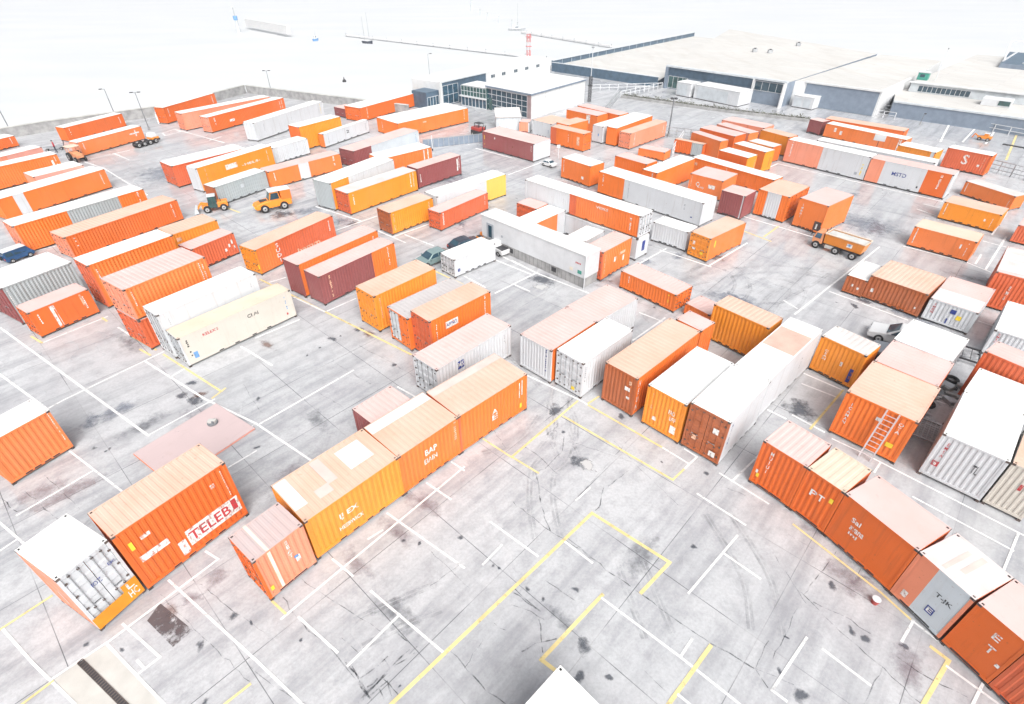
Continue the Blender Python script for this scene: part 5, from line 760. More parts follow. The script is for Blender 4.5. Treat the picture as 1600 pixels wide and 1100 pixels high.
# dark-fronted hall
h3 = thing('hall', 0, 0, 0, 'flat-roofed hall with dark blue band and pale glass panel, behind the two white cabins', 'building')
a3, b3 = Vector((34, 130.4)), Vector((52.1, 111.2)); d3 = (b3 - a3).normalized(); n3 = Vector((d3.y, -d3.x))
P = [tuple(a3), tuple(b3), (88, 146), (70, 199)]
block(h3, 'wall', P, 0, 4.25, M['grey_clad'], M['roofm']); f3 = face(tuple(a3), tuple(b3))
q = MB(); panel(q, f3, -.1, f3[3] + .1, 4.2, 4.5, -.4, .45, MK['l']); q.build('fascia', h3)
q = MB(); panel(q, f3, .6, 19.8, 2.6, 4.15, .003, .06, M['blue_clad']); panel(q, f3, 0, .6, 0, 4.2, .003, .5, M['grey_clad']); q.build('blue_band', h3)
glazed(h3, f3, .8, 5.4, .2, 2.5, 4, 1, M['glass_teal']); glazed(h3, (f3[0] + f3[2] * .05, f3[1], f3[2], f3[3]), 20.2, 26, 2.3, 3.9, 4, 1, M['glass'])
q = MB(); panel(q, f3, 19.85, 20.15, 0, 4.2, .003, .6, M['wwall']); panel(q, f3, f3[3] - .25, f3[3], 0, 4.2, .003, 1.2, M['wwall']); q.build('pillar', h3)
for x, y in ((60, 150), (63, 148), (75, 160)):
    q = MB(); q.box(-.5, -.4, 0, .5, .4, .7, M['steel']); q.cyl((0, 0, .7), (0, 0, .85), .3, M['dark'], 10); o = q.build('roof_vent', h3); o.location = (x, y, 4.3)
# grey hall right of it
h4 = thing('hall', 0, 0, 0, 'blank grey-walled hall with a white corner, middle right of the back row', 'building')
q4 = [(54.6, 113.6), (56.4, 112.6), (65.6, 103.4), (78, 115.6), (97, 136), (88.6, 145.6)]
block(h4, 'wall', q4, 0, 4.15, M['wwall'], M['roofm']); f4 = face(q4[1], q4[2])
q = MB(); panel(q, f4, .1, f4[3] - .3, .05, 3.95, .003, .08, M['grey_clad']); q.build('grey_cladding', h4)
q = MB(); panel(q, f4, -.2, f4[3] + .1, 4.0, 4.28, -.3, .25, M['wwall']); f5 = face(q4[2], q4[3]); panel(q, f5, .1, f5[3], 4.0, 4.27, -.3, .2, M['wwall']); q.build('fascia', h4)
# right hall with terrace
h5 = thing('hall', 0, 0, 0, 'right-hand hall with a long strip window above a pale terrace', 'building')
block(h5, 'terrace', [(68.4, 103.6), (96, 77), (107, 88), (76, 116)], 0, 2.45, M['grey_clad'], M['roofm'])
t0 = face((68.4, 103.6), (96, 77)); q = MB(); panel(q, t0, 0, t0[3], 2.35, 2.6, -.3, .15, MK['l']); q.build('coping', h5)
block(h5, 'wall', [(76.2, 112.4), (100, 90), (140, 120), (112, 146)], 2.45, 4.0, M['wwall'], M['roofm']); f6 = face((76.2, 112.4), (100, 90))
q = MB(); panel(q, f6, 0, f6[3], 2.46, 3.95, .003, .06, MK['l']); q.build('cladding', h5)
glazed(h5, (f6[0] + f6[2] * .06, f6[1], f6[2], f6[3]), 1.4, 9.6, 2.62, 3.65, 11, 1, M['glass'])
q = MB(); panel(q, f6, -.3, f6[3], 3.98, 4.18, -.4, .4, M['wwall']); q.build('fascia', h5)
t = thing('roof_light', 84.3, 100.3, R(-43), 'white boxy roof light with a dark pane standing on the terrace', 'roof light', z=2.45); q = MB(); q.box(-2.2, -1.3, 0, 2.0, 1.6, 1.1, M['white']); q.build('box', t, .05); q = MB(); q.add([(.2, -1.31, .25), (1.8, -1.31, .25), (1.8, -1.31, .95), (.2, -1.31, .95), (.2, -1.36, .25), (1.8, -1.36, .25), (1.8, -1.36, .95), (.2, -1.36, .95)], [(4, 5, 6, 7), (0, 1, 5, 4), (3, 7, 6, 2)], M['glass_teal']); q.build('pane', t)
t = thing('green_hut', 79.8, 115.0, R(-43), 'small green hut on the roof above the strip window', 'hut', z=4.0); q = MB(); q.box(-.9, -.7, 0, .9, .7, 1.25, M['green']); q.build('wall', t, .04); q = MB(); q.box(-1, -.8, 1.26, 1, .8, 1.4, M['white']); q.build('roof', t); q = MB(); q.box(-.5, -.72, .5, .3, -.705, 1.0, M['glass']); q.build('window', t)
t = thing('flagpole', 81.3, 113.5, 0, 'thin white leaning pole beside the green hut', 'pole', z=4.0); q = MB(); q.cyl((0, 0, 0), (.9, 1.2, 5.2), .05, M['white'], 6); q.build('shaft', t); q = MB(); q.cyl((.9, 1.2, 5.2), (.9, 1.2, 5.4), .14, M['steel'], 8); q.build('finial', t)
b6 = thing('low_building', 0, 0, 0, 'slate-blue low building with white roof frames at the top right corner', 'building')
block(b6, 'wall', [(104, 128), (112, 119), (128, 134), (118, 144)], 2.4, 4.8, M['grey_clad'], M['blue_clad']); q = MB()
for a, b_ in (((106, 130, 4.9), (119, 143, 4.9)), ((108, 127, 4.9), (126, 135, 4.9))): q.beam(a, b_, .3, .3, M['white'])
q.beam((107, 131, 4.8), (109, 134, 8.2), .25, .25, M['white']); q.beam((109, 134, 8.2), (120, 130, 8.2), .2, .2, M['white']); q.build('roof_frame', b6)
# white site cabins by the halls
def cabin(x, y, rz, lx, ly, h, label, pan=2):
    t = thing('site_cabin', x, y, rz, label, 'cabin'); q = MB(); q.box(0, 0, .12, lx, ly, h, M['white'])
    for k in range(int(lx / .5)): q.box(.2 + k * .5, -.012, .3, .24 + k * .5, 0, h - .2, MK['l'])
    q.build('wall', t); q = MB(); q.box(-.06, -.06, h, lx + .06, ly + .06, h + .14, M['wwall']); q.build('roof', t, .03)
    q = MB(); q.box(0, 0, 0, lx, ly, .12, M['dark']); q.build('base', t)
    for k in range(pan):
        q = MB(); q.box(lx * (.08 + k / pan * .9), -.05, .25, lx * (.08 + k / pan * .9 + .38 / pan * 1.8), -.013, h - .3, MK['l']); q.build('panel', t)
cabin(37.4, 119.6, R(-52), 10.2, 4.2, 2.5, 'large white flat-roofed cabin in front of the dark-fronted hall', 1)
cabin(34.6, 122.6, R(-52), 3.4, 3.0, 2.5, 'narrow white cabin left of the large one', 1)
cabin(54.2, 111.6, R(-50), 3.9, 6.0, 2.0, 'small white double-panelled cabin by the white corner of the grey hall', 2)
# railings and fences
def railing(name, a, b_, h, step, label, m=None, nr=2, mesh=False):
    t = thing(name, *a, 0, label, 'railing' if name == 'railing' else 'fence'); d = Vector((b_[0] - a[0], b_[1] - a[1], 0)); L_ = d.length; n = max(1, round(L_ / step)); mm = m or M['white']
    for k in range(n + 1):
        q = MB(); q.beam(d * k / n, d * k / n + Vector((0, 0, h)), .1, .1, mm); q.build('post', t)
    q = MB()
    for r_ in range(nr): q.beam((0, 0, h * (r_ + 1) / nr - .03), d + Vector((0, 0, h * (r_ + 1) / nr - .03)), .08, .08, mm)
    if mesh:
        for k in range(int(L_ / .5)): q.beam(d * k * .5 / L_, d * k * .5 / L_ + Vector((0, 0, h)), .02, .02, mm)
    q.build('rail', t)
railing('railing', (17.5, 127.5), (33.2, 129.3), 1.2, 2.0, 'white railing in front of the low blue parapet')
railing('railing', (22.8, 121.2), (33.4, 130), 1.1, 1.6, 'white railing running up to the dark-fronted hall')
railing('railing', (69.5, 107.0), (92, 75), 1.2, 2.2, 'long pale railing along the grey terrace wall at far right')
railing('railing', (60.5, 109.5), (68.2, 101.4), 1.1, 2.0, 'short white railing before the blank grey wall')
railing('fence', (17.4, 106), (22.5, 120.5), 1.5, 2.4, 'mesh fence between the pavilion yard and the planted strip', M['steel'], 3, True)
railing('fence', (64.4, 73.4), (72, 60), 1.6, 1.6, 'grey mesh fence cropped at the right edge behind the orange trio', M['steel'], 3, True)
railing('fence', (24.6, 91.2), (30.5, 88.2), 1.6, 1.2, 'short mesh fence by the thick lamp post', M['steel'], 3, True)
railing('fence', (23.5, 80.2), (27.0, 88.0), 1.7, 1.5, 'pale panel fence between the salmon container and the tight cluster', M['white'], 3, True)
t = thing('gate', -13.4, 85.2, 0, 'grey panelled sliding gate across the lane before the entrance', 'gate'); q = MB(); d = Vector((9.1, 3.4, 0)); q.beam((0, 0, .65), d + Vector((0, 0, .65)), .06, 1.2, M['grey_clad']); q.build('panel', t); q = MB()
for k in range(13): q.beam(d * k / 12, d * k / 12 + Vector((0, 0, 1.35)), .09, .09, M['steel'])
q.beam((0, 0, 1.3), d + Vector((0, 0, 1.3)), .1, .08, M['steel']); q.build('gate_frame', t)
for k, (x, y, h) in enumerate(((-13.9, 84.6, 2.4), (-11.9, 84.2, 2.2))):
    q = MB(); q.cyl((0, 0, 0), (0, 0, h), .07, M['white'], 8); q.cyl((0, 0, 0), (0, 0, .3), .12, M['dark'], 8); o = q.build('bollard'); o.location = (x, y, 0); tag(o, ('white post at the near end of the sliding gate', 'white post standing just before the sliding gate')[k], 'post')
t = thing('sign_post', 6.9, 80.0, 0, 'thin white sign post behind the tiny white car', 'sign'); q = MB(); q.cyl((0, 0, 0), (0, 0, 1.9), .05, M['white'], 6); q.build('post', t); q = MB(); q.box(-.25, -.03, 1.5, .25, 0, 1.9, M['white']); q.build('plate', t)
t = thing('sign_post', 50.6, 76.6, R(-40), 'white sign board on a thin pole standing among the far right rows', 'sign'); q = MB(); q.cyl((0, 0, 0), (0, 0, 3.4), .05, MK['b'], 6); q.build('post', t); q = MB(); q.box(-.7, -.06, 3.1, .7, 0, 3.9, M['white']); q.build('board', t, .1)
# planted strip
t = thing('planter', 22.8, 120.6, 0, 'long low concrete planter with dry scrub dividing the yard from the halls', 'planter'); q = MB(); pp = [(0, 0), (17.2, -13.2), (29.4, -20.6)]
for a, b_ in zip(pp, pp[1:]): q.beam((*a, .22), (*b_, .22), .35, .44, M['conc']); q.beam((a[0] + .8, a[1] + 1.0, .22), (b_[0] + .8, b_[1] + 1.0, .22), .3, .44, M['conc'])
q.build('kerb', t); rnd = random.Random(11); q = MB()
for k in range(2600):
    u = rnd.random(); a, b_ = (pp[0], pp[1]) if u < .62 else (pp[1], pp[2]); s_ = rnd.random(); cl = .5 + .5 * math.sin(s_ * 40) * math.sin(s_ * 17 + 2)
    if rnd.random() > .25 + .75 * cl: continue
    x = a[0] + (b_[0] - a[0]) * s_ + rnd.uniform(.15, .75); y = a[1] + (b_[1] - a[1]) * s_ + rnd.uniform(.2, .9); z = .3 + abs(rnd.gauss(0, .3)) * (.4 + cl); r_ = rnd.uniform(.05, .13)
    e = Vector((rnd.gauss(0, 1), rnd.gauss(0, 1), rnd.gauss(0, 1))).normalized() * r_; f_ = Vector((rnd.gauss(0, 1), rnd.gauss(0, 1), rnd.gauss(0, 1))).normalized() * r_; c = Vector((x, y, z))
    q.add([c - e, c + f_, c + e, c - f_], [(0, 1, 2, 3)], M['leaf'])
tag(q.build('scrub', t), kind='stuff')

# ---------------------------------------------------------------- pale sea haze
hm = bpy.data.materials.new('haze'); hm.use_nodes = True; t = hm.node_tree; t.nodes.clear(); vo = t.nodes.new('ShaderNodeVolumePrincipled'); vo.inputs['Color'].default_value = (.93, .96, 1, 1); vo.inputs['Density'].default_value = .00035
mo = t.nodes.new('ShaderNodeOutputMaterial'); t.links.new(vo.outputs[0], mo.inputs['Volume'])
q = MB(); q.box(-4500, -500, -6, 4500, 5000, 27, hm); o = q.build('haze'); o['kind'] = 'stuff'
# ---------------------------------------------------------------- vehicles, people, loose things
def wheel(t, x, y, r, w, sy):
    q = MB(); q.cyl((x, y - w / 2, r), (x, y + w / 2, r), r, M['rubber'], 20); o = q.build('wheel', t, .02)
    q = MB(); yy = y + sy * w / 2; q.cyl((x, yy, r), (x, yy + sy * .02, r), r * .55, M['rim'], 14, r * .5); q.cyl((x, yy + sy * .02, r), (x, yy + sy * .05, r), r * .18, M['dark'], 8); q.build('rim', o)
def shell(prof, w, m, top_in=.0, zmid=None):
    """side profile (x,z) extruded to width w, upper points drawn in by top_in"""
    q = MB(); n = len(prof); zs = [z for x, z in prof]; lo = zmid if zmid is not None else max(zs) + 1
    hw = [w / 2 - (top_in * min(1, max(0, (z - lo) / max(.01, max(zs) - lo)))) for x, z in prof]
    vs = [(x, -h, z) for (x, z), h in zip(prof, hw)] + [(x, h, z) for (x, z), h in zip(prof, hw)]
    q.add(vs, [tuple(range(n)), tuple(range(n, 2 * n))[::-1]] + [(k, n + k, n + (k + 1) % n, (k + 1) % n) for k in range(n)], m); return q
def car(x, y, rz, m, label, L=4.3, h=1.45, k_=1, cat='car', name='parked_car'):
    t = thing(name, x, y, rz, label, cat, 'cars parked in the yard'); t.scale = (k_, k_, k_); w = 1.78; k = L / 4.3
    lower = [(-2.1 * k, .3), (2.05 * k, .3), (2.13 * k, .5), (2.08 * k, .72), (1.0 * k, .9), (-1.75 * k, .95), (-2.12 * k, .85), (-2.15 * k, .5)]
    o = shell(lower, w, m, .1, .6).build('body', t, .06)
    cab = [(1.05 * k, .88), (.35 * k, h - .06), (-.1 * k, h), (-1.2 * k, h - .04), (-1.8 * k, .93)]
    c = shell(cab, w - .12, m, .2, .9).build('cabin', t, .06)
    def pane(name_, pts): q = MB(); q.add(pts, [tuple(range(len(pts)))], M['glass']); q.build(name_, t)
    e = .012
    zt = h - .14
    for s_ in (-1, 1):
        yb, yt = s_ * (w / 2 - .055 + e), s_ * (w / 2 - .21 + e)
        pane('side_window', [(.78 * k, yb, .96), (.32 * k, yt, zt), (-.28 * k, yt, zt + .02), (-.28 * k, yb, .96)]); pane('side_window', [(-.38 * k, yb, .96), (-.38 * k, yt, zt + .02), (-1.15 * k, yt, zt), (-1.5 * k, yb, .98)])
    pane('windscreen', [(1.03 * k + e, -.72, .93), (1.03 * k + e, .72, .93), (.4 * k + e, .6, h - .08), (.4 * k + e, -.6, h - .08)]); pane('rear_window', [(-1.78 * k, .7, .98), (-1.78 * k, -.7, .98), (-1.28 * k, -.58, h - .09), (-1.28 * k, .58, h - .09)])
    for s_ in (-1, 1):
        q = MB(); q.box(2.02 * k, s_ * .6 - .18, .55, 2.14 * k, s_ * .6 + .18, .68, M['rim']); q.build('headlight', t)
        q = MB(); q.box(-2.17 * k, s_ * .65 - .14, .6, -2.08 * k, s_ * .65 + .14, .8, M['red']); q.build('tail_light', t)
        q = MB(); q.box(.75 * k, s_ * .93 - .08, .9, .88 * k, s_ * .93 + .08, 1.02, m); q.build('mirror', t)
        for xx in (1.32 * k, -1.3 * k): wheel(t, xx, s_ * (w / 2 - .1), .33, .22, s_)
    return t
car(-7.6, 47.3, R(222), M['carg'], 'grey-green saloon car beside the small white reefer', 4.4, 1.45, .85)
car(-4.7, 50.4, R(40), M['card'], 'dark car with bluish roof behind the grey-green one', 4.1, 1.4, .85)
car(29.6, 33.3, R(140), M['carw'], 'white car half hidden behind the white-roofed container', 4.6, 1.5)
car(28.3, 30.9, R(140), M['cars'], 'silver car beside the white one, mostly hidden by peach roofs', 4.3, 1.42)
car(5.4, 76.4, R(-45), M['carw'], 'tiny white car by the end of the long maroon container', 3.6, 1.35, .62)
# pickup behind the reefer
t = thing('pickup', -1.5, 49.6, R(130), 'white pickup squeezed between the small reefer and the white cabin', 'pickup', 'cars parked in the yard'); t.scale = (0.7, 0.7, 0.7)
shell([(-2.3, .4), (2.3, .4), (2.3, .95), (1.2, 1.05), (.7, 1.7), (-.5, 1.72), (-.6, 1.05), (-2.3, 1.05)], 1.75, M['carw'], .15, 1.05).build('body', t, .05)
q = MB(); q.box(-2.2, -.75, 1.055, -.75, .75, 1.09, M['dark']); q.build('load_bed', t)
q = MB(); q.add([(1.18, -.7, 1.12), (1.18, .7, 1.12), (.76, .62, 1.62), (.76, -.62, 1.62)], [(0, 1, 2, 3)], M['glass']); q.build('windscreen', t)
for s_ in (-1, 1):
    for xx in (1.45, -1.45): wheel(t, xx, s_ * .8, .36, .24, s_)
# small yellow machine
t = thing('plate_loader', -2.9, 51.7, R(40), 'small yellow machine behind the dark car near the cabin door', 'machine'); t.scale = (0.8, 0.8, 0.8); q = MB(); q.box(-.8, -.5, .3, .8, .5, .95, M['yellow']); q.box(-.2, -.45, .95, .5, .45, 1.35, M['yellow']); q.build('body', t, .06); q = MB(); q.box(-.75, -.4, .96, -.3, .4, 1.05, M['dark']); q.build('seat', t, .03)
for s_ in (-1, 1):
    for xx in (.5, -.5): wheel(t, xx, s_ * .5, .28, .18, s_)
# blue van at left
t = thing('van', -48.7, 48.6, R(62), 'dark blue van with white roof standing at the left edge', 'van'); t.scale = (0.62, 0.62, 0.62)
shell([(-2.0, .35), (1.9, .35), (2.05, .8), (1.75, 1.05), (1.25, 1.9), (-1.9, 1.9), (-2.05, 1.0)], 1.85, M['carb'], .14, 1.1).build('body', t, .06)
q = MB(); q.box(-1.95, -.86, 1.9, 1.25, .86, 1.99, M['white']); q.build('roof', t, .04)
for s_ in (-1, 1):
    for a, b_ in ((-1.75, -.75), (-.6, .35), (.5, 1.25)):
        q = MB(); q.add([(a, s_ * .918, 1.12), (b_, s_ * .918, 1.12), (b_ - .08, s_ * .815, 1.74), (a, s_ * .815, 1.74)], [(0, 1, 2, 3)], M['glass']); q.build('side_window', t)
    for xx in (1.25, -1.25): wheel(t, xx, s_ * .85, .36, .24, s_)
    q = MB(); q.box(-2.1, s_ * .7 - .1, .7, -2.02, s_ * .7 + .1, 1.0, M['red']); q.build('tail_light', t)
q = MB(); q.add([(-2.0, .75, 1.1), (-2.0, -.75, 1.1), (-1.95, -.66, 1.75), (-1.95, .66, 1.75)], [(0, 1, 2, 3)], M['glass']); q.build('rear_window', t)
q = MB(); q.cyl((-2.12, .1, .95), (-2.3, .1, .95), .33, M['rubber'], 16); q.build('spare_wheel', t)
# wheeled loader with bucket
t = thing('wheel_loader', -34.7, 60.9, R(205), 'yellow wheel loader with green-tinted cab and raised white bucket', 'loader'); t.scale = (0.68, 0.68, 0.68); q = MB(); q.box(-2.2, -.75, .65, -.5, .75, 1.55, M['yellow']); q.box(-2.3, -.6, .5, .3, .6, .8, M['dark']); q.build('body', t, .08)
shell([(-.55, .7), (.75, .7), (.85, 1.3), (.55, 2.55), (-.45, 2.6), (-.6, 1.3)], 1.45, M['glass_teal'], .1, 1.3).build('cab', t, .05)
q = MB(); q.box(-.62, -.78, 2.58, .7, .78, 2.7, MK['l']); q.build('cab_roof', t, .04); q = MB()
for xx, zz in ((-.55, 0), (.72, 0), (.1, 0)):
    for s_ in (-1, 1): q.beam((xx, s_ * .735, .8), (xx - .1, s_ * .66, 2.6), .08, .08, M['dark'])
q.build('cab_frame', t); q = MB(); q.box(.5, -.5, .6, 1.9, .5, 1.1, M['yellow']); q.build('front_frame', t, .06)
q = MB()
for s_ in (-1, 1): q.beam((.7, s_ * .35, 1.1), (1.9, s_ * .35, 1.5), .16, .22, M['yellow']); q.beam((1.9, s_ * .35, 1.5), (2.7, s_ * .35, .55), .16, .22, M['yellow'])
q.build('lift_arm', t); q = MB(); q.add([(2.5, -1.1, .2), (3.3, -1.1, .1), (3.2, -1.1, .3), (2.9, -1.1, 1.0), (2.55, -1.1, .9), (2.5, 1.1, .2), (3.3, 1.1, .1), (3.2, 1.1, .3), (2.9, 1.1, 1.0), (2.55, 1.1, .9)], [(0, 1, 2, 3, 4), (9, 8, 7, 6, 5), (0, 5, 6, 1), (3, 8, 9, 4), (4, 9, 5, 0)], MK['l']); q.build('bucket', t)
for s_ in (-1, 1):
    for xx in (1.15, -1.45): wheel(t, xx, s_ * .85, .58, .45, s_)
q = MB(); q.cyl((-1.2, .3, 1.55), (-1.2, .3, 2.1), .06, M['dark'], 8); q.build('exhaust', t)
# tow tractor
t = thing('tow_tractor', -27.9, 61.2, R(213), 'yellow tow tractor with white cab roof and orange rear body', 'tractor'); t.scale = (0.84, 0.84, 0.84)
shell([(-2.4, .55), (2.35, .5), (2.55, .75), (2.4, 1.15), (1.0, 1.45), (-.1, 1.5), (-2.4, 1.5)], 1.9, M['yellow'], .12, .9).build('body', t, .1)
shell([(.55, 1.45), (.2, 2.55), (-.9, 2.6), (-1.0, 1.45)], 1.75, M['yellow'], .12, 1.5).build('cab', t, .05)
q = MB(); q.add([(.57, -.72, 1.5), (.57, .72, 1.5), (.24, .62, 2.48), (.24, -.62, 2.48)], [(0, 1, 2, 3)], M['glass_teal']); q.build('windscreen', t)
for s_ in (-1, 1): q = MB(); q.add([(.4, s_ * .885, 1.6), (-.85, s_ * .885, 1.6), (-.8, s_ * .79, 2.42), (.12, s_ * .79, 2.42)], [(0, 1, 2, 3)], M['glass']); q.build('side_window', t)
q = MB(); q.box(-1.15, -.9, 2.6, .35, .9, 2.72, M['white']); q.build('cab_roof', t, .05)
q = MB(); q.box(-2.5, -.85, 1.2, -1.1, .85, 2.6, PM['o']); q.build('rear_box', t, .05); q = MB(); q.box(-2.52, -.87, 2.6, -1.1, .87, 2.68, M['white']); q.build('box_top', t)
q = MB(); q.box(.7, -.4, 1.42, 1.7, .4, 1.5, M['dark']); q.build('bonnet_grille', t)
for s_ in (-1, 1):
    for xx in (1.35, -1.25): wheel(t, xx, s_ * .85, .55, .4, s_)
    q = MB(); q.box(2.4, s_ * .6 - .15, .75, 2.56, s_ * .6 + .15, .95, MK['y']); q.build('headlight', t)
# many-wheeled carrier at the end of the container row
u = Vector((math.cos(R(66)), math.sin(R(66)), 0)); v = Vector((u.y, -u.x, 0))
t = thing('carrier_truck', -57.6, 88.4, R(66), 'many-wheeled carrier truck with a yellow cab at the back left', 'truck'); t.scale = (0.72, 0.72, 0.72); q = MB(); q.box(-3.2, -1.0, .55, 2.2, -.1, .85, M['dark']); q.build('chassis', t, .03)
for k in range(4): wheel(t, -2.5 + k * 1.35, -.95, .52, .4, -1); wheel(t, -2.5 + k * 1.35, .2, .52, .4, 1)
q = MB(); q.box(.9, -1.0, .86, 2.6, .8, 1.25, M['yellow']); q.build('body', t, .05); shell([(.95, 1.25), (2.4, 1.25), (2.2, 2.1), (1.1, 2.15)], 1.6, M['white'], .1, 1.3).build('cab', t, .05)
q = MB(); q.box(2.2, -1.0, .5, 2.75, .9, .84, M['dark']); q.build('bumper', t)
q = MB(); q.add([(2.41, -.65, 1.35), (2.41, .65, 1.35), (2.24, .6, 2.0), (2.24, -.6, 2.0)], [(0, 1, 2, 3)], M['glass']); q.build('windscreen', t)
# tipper / tank truck on the right
t = thing('tipper_truck', 32.4, 49.0, R(130), 'orange-yellow tipper truck with a long tub body in the right lane', 'truck'); t.scale = (0.73, 0.73, 0.73); q = MB(); q.box(-3.1, -.5, .62, 2.9, .5, .9, M['dark']); q.build('chassis', t)
def tub(x0, x1, z0, z1, w0, w1, m): 
    q = MB(); vs = [(x0, -w0, z0), (x1, -w0, z0), (x1, w0, z0), (x0, w0, z0), (x0 - .25, -w1, z1), (x1, -w1, z1), (x1, w1, z1), (x0 - .25, w1, z1)]
    q.add(vs, [(3, 2, 1, 0), (0, 1, 5, 4), (1, 2, 6, 5), (2, 3, 7, 6), (3, 0, 4, 7)], m); q.add([(x0 - .1, -w1 + .12, z1 - .12), (x1 - .1, -w1 + .12, z1 - .12), (x1 - .1, w1 - .12, z1 - .12), (x0 - .1, w1 - .12, z1 - .12)], [(0, 1, 2, 3)], M['pconc'])
    for a, b_ in ((4, 5), (5, 6), (6, 7), (7, 4)): q.beam(vs[a], vs[b_], .14, .14, RM['rc'])
    return q
tub(-3.1, 1.75, 1.0, 2.45, .85, 1.12, M['yellow']).build('tub', t, .04)
q = MB(); q.add([(-1.9, .99, 1.45), (-1.2, .99, 1.45), (-1.2, 1.04, 2.1), (-1.9, 1.04, 2.1)], [(0, 1, 2, 3)], MK['w']); q.add([(-1.7, 1.005, 1.62), (-1.4, 1.005, 1.62), (-1.4, 1.045, 1.95), (-1.7, 1.045, 1.95)], [(0, 1, 2, 3)], MK['B']); q.build('emblem', t)
shell([(1.9, .75), (3.2, .75), (3.25, 1.4), (2.95, 2.25), (1.95, 2.3)], 1.95, M['crate'], .1, 1.4).build('cab', t, .06)
q = MB(); q.add([(3.27, -.8, 1.45), (3.27, .8, 1.45), (2.99, .72, 2.18), (2.99, -.72, 2.18)], [(0, 1, 2, 3)], M['glass']); q.build('windscreen', t)
for s_ in (-1, 1):
    q = MB(); q.add([(2.2, s_ * .985, 1.45), (3.0, s_ * .985, 1.45), (2.85, s_ * .91, 2.15), (2.2, s_ * .91, 2.15)], [(0, 1, 2, 3)], M['glass_blue']); q.build('side_window', t)
    for xx in (2.55, -.1, -2.3): wheel(t, xx, s_ * .9, .52, .4, s_)
    q = MB(); q.beam((3.15, s_ * .95, 1.5), (3.45, s_ * 1.15, 2.0), .05, .05, M['dark']); q.box(3.4, s_ * 1.15 - .1, 1.75, 3.48, s_ * 1.15 + .1, 2.15, M['dark']); q.build('mirror', t)
q = MB(); q.cyl((1.85, .55, .9), (1.85, .55, 2.9), .06, M['dark'], 8); q.cyl((1.85, -.55, .9), (1.85, -.55, 2.8), .06, M['dark'], 8); q.build('exhaust', t)
q = MB(); q.box(.2, .5, .45, 1.4, .95, .85, M['pconc']); q.build('fuel_tank', t)
# little backhoe by the far right railing
t = thing('backhoe', 74.5, 87.8, R(128), 'small yellow digger parked by the far right railing', 'digger'); t.scale = (0.6, 0.6, 0.6); shell([(-1.4, .5), (1.5, .5), (1.6, .9), (.7, 1.1), (-1.4, 1.15)], 1.5, M['yellow'], .1, .7).build('body', t, .08)
q = MB(); q.box(-.6, -.5, 1.15, .3, .5, 1.75, M['yellow']); q.box(-.7, -.55, 1.75, .4, .55, 1.85, M['white']); q.build('cab', t, .05); q = MB(); q.beam((1.5, 0, .8), (2.4, 0, 1.3), .2, .25, M['yellow']); q.beam((2.4, 0, 1.3), (2.7, 0, .3), .18, .22, PM['o']); q.build('arm', t)
for s_ in (-1, 1):
    for xx in (.95, -.9): wheel(t, xx, s_ * .7, .42, .3, s_)
q = MB(); q.beam((0, 0, .05), (3.2, 0, .05), .4, .1, M['dark']); q.beam((0, .4, .05), (2.6, .4, .05), .08, .1, M['steel']); o = q.build('loading_ramp'); o.location = (75.9, 85.6, 0); o.rotation_euler = (0, 0, R(-50)); tag(o, 'dark steel ramp lying on the ground beside the small yellow digger', 'ramp')
# red machine at the gate
t = thing('forklift', -5.2, 92.4, R(-45), 'small red forklift with dark base near the gate', 'forklift'); q = MB(); q.box(-1.2, -.75, .25, 1.2, .75, .85, M['dark']); q.build('chassis', t, .06); q = MB(); q.box(-1.2, -.7, .85, .9, .7, 1.35, M['red']); q.build('body', t, .1); q = MB()
for xx in (-.5, .6):
    for s_ in (-1, 1): q.beam((xx, s_ * .5, 1.3), (xx * .9, s_ * .45, 1.95), .07, .07, M['dark'])
q.box(-.6, -.5, 1.95, .7, .5, 2.0, M['dark']); q.build('overhead_guard', t); q = MB()
for s_ in (-1, 1): q.beam((1.25, s_ * .3, .2), (1.25, s_ * .3, 1.7), .1, .12, M['dark']); q.box(1.25, s_ * .3 - .06, .1, 2.0, s_ * .3 + .06, .16, M['dark'])
q.build('mast', t)
for s_ in (-1, 1):
    for xx in (.8, -.8): wheel(t, xx, s_ * .65, .3, .22, s_)
# peach farm tractor at the far left
t = thing('small_tractor', -63.2, 80.2, R(-35), 'faded orange tractor with pale hood between the two left rows', 'tractor'); shell([(-1.2, .6), (1.4, .6), (1.45, 1.1), (-.2, 1.3), (-1.2, 1.2)], 1.0, M['crate'], .1, .8).build('body', t, .08); q = MB(); q.box(-1.3, -.75, 1.95, .3, .75, 2.05, RM['rc']); q.build('canopy', t, .04); q = MB()
for xx in (-1.1, .1):
    for s_ in (-1, 1): q.beam((xx, s_ * .6, 1.1), (xx, s_ * .65, 1.96), .07, .07, M['crate'])
q.build('canopy_post', t)
for s_ in (-1, 1): wheel(t, -.7, s_ * .68, .6, .32, s_); wheel(t, 1.0, s_ * .6, .38, .22, s_)
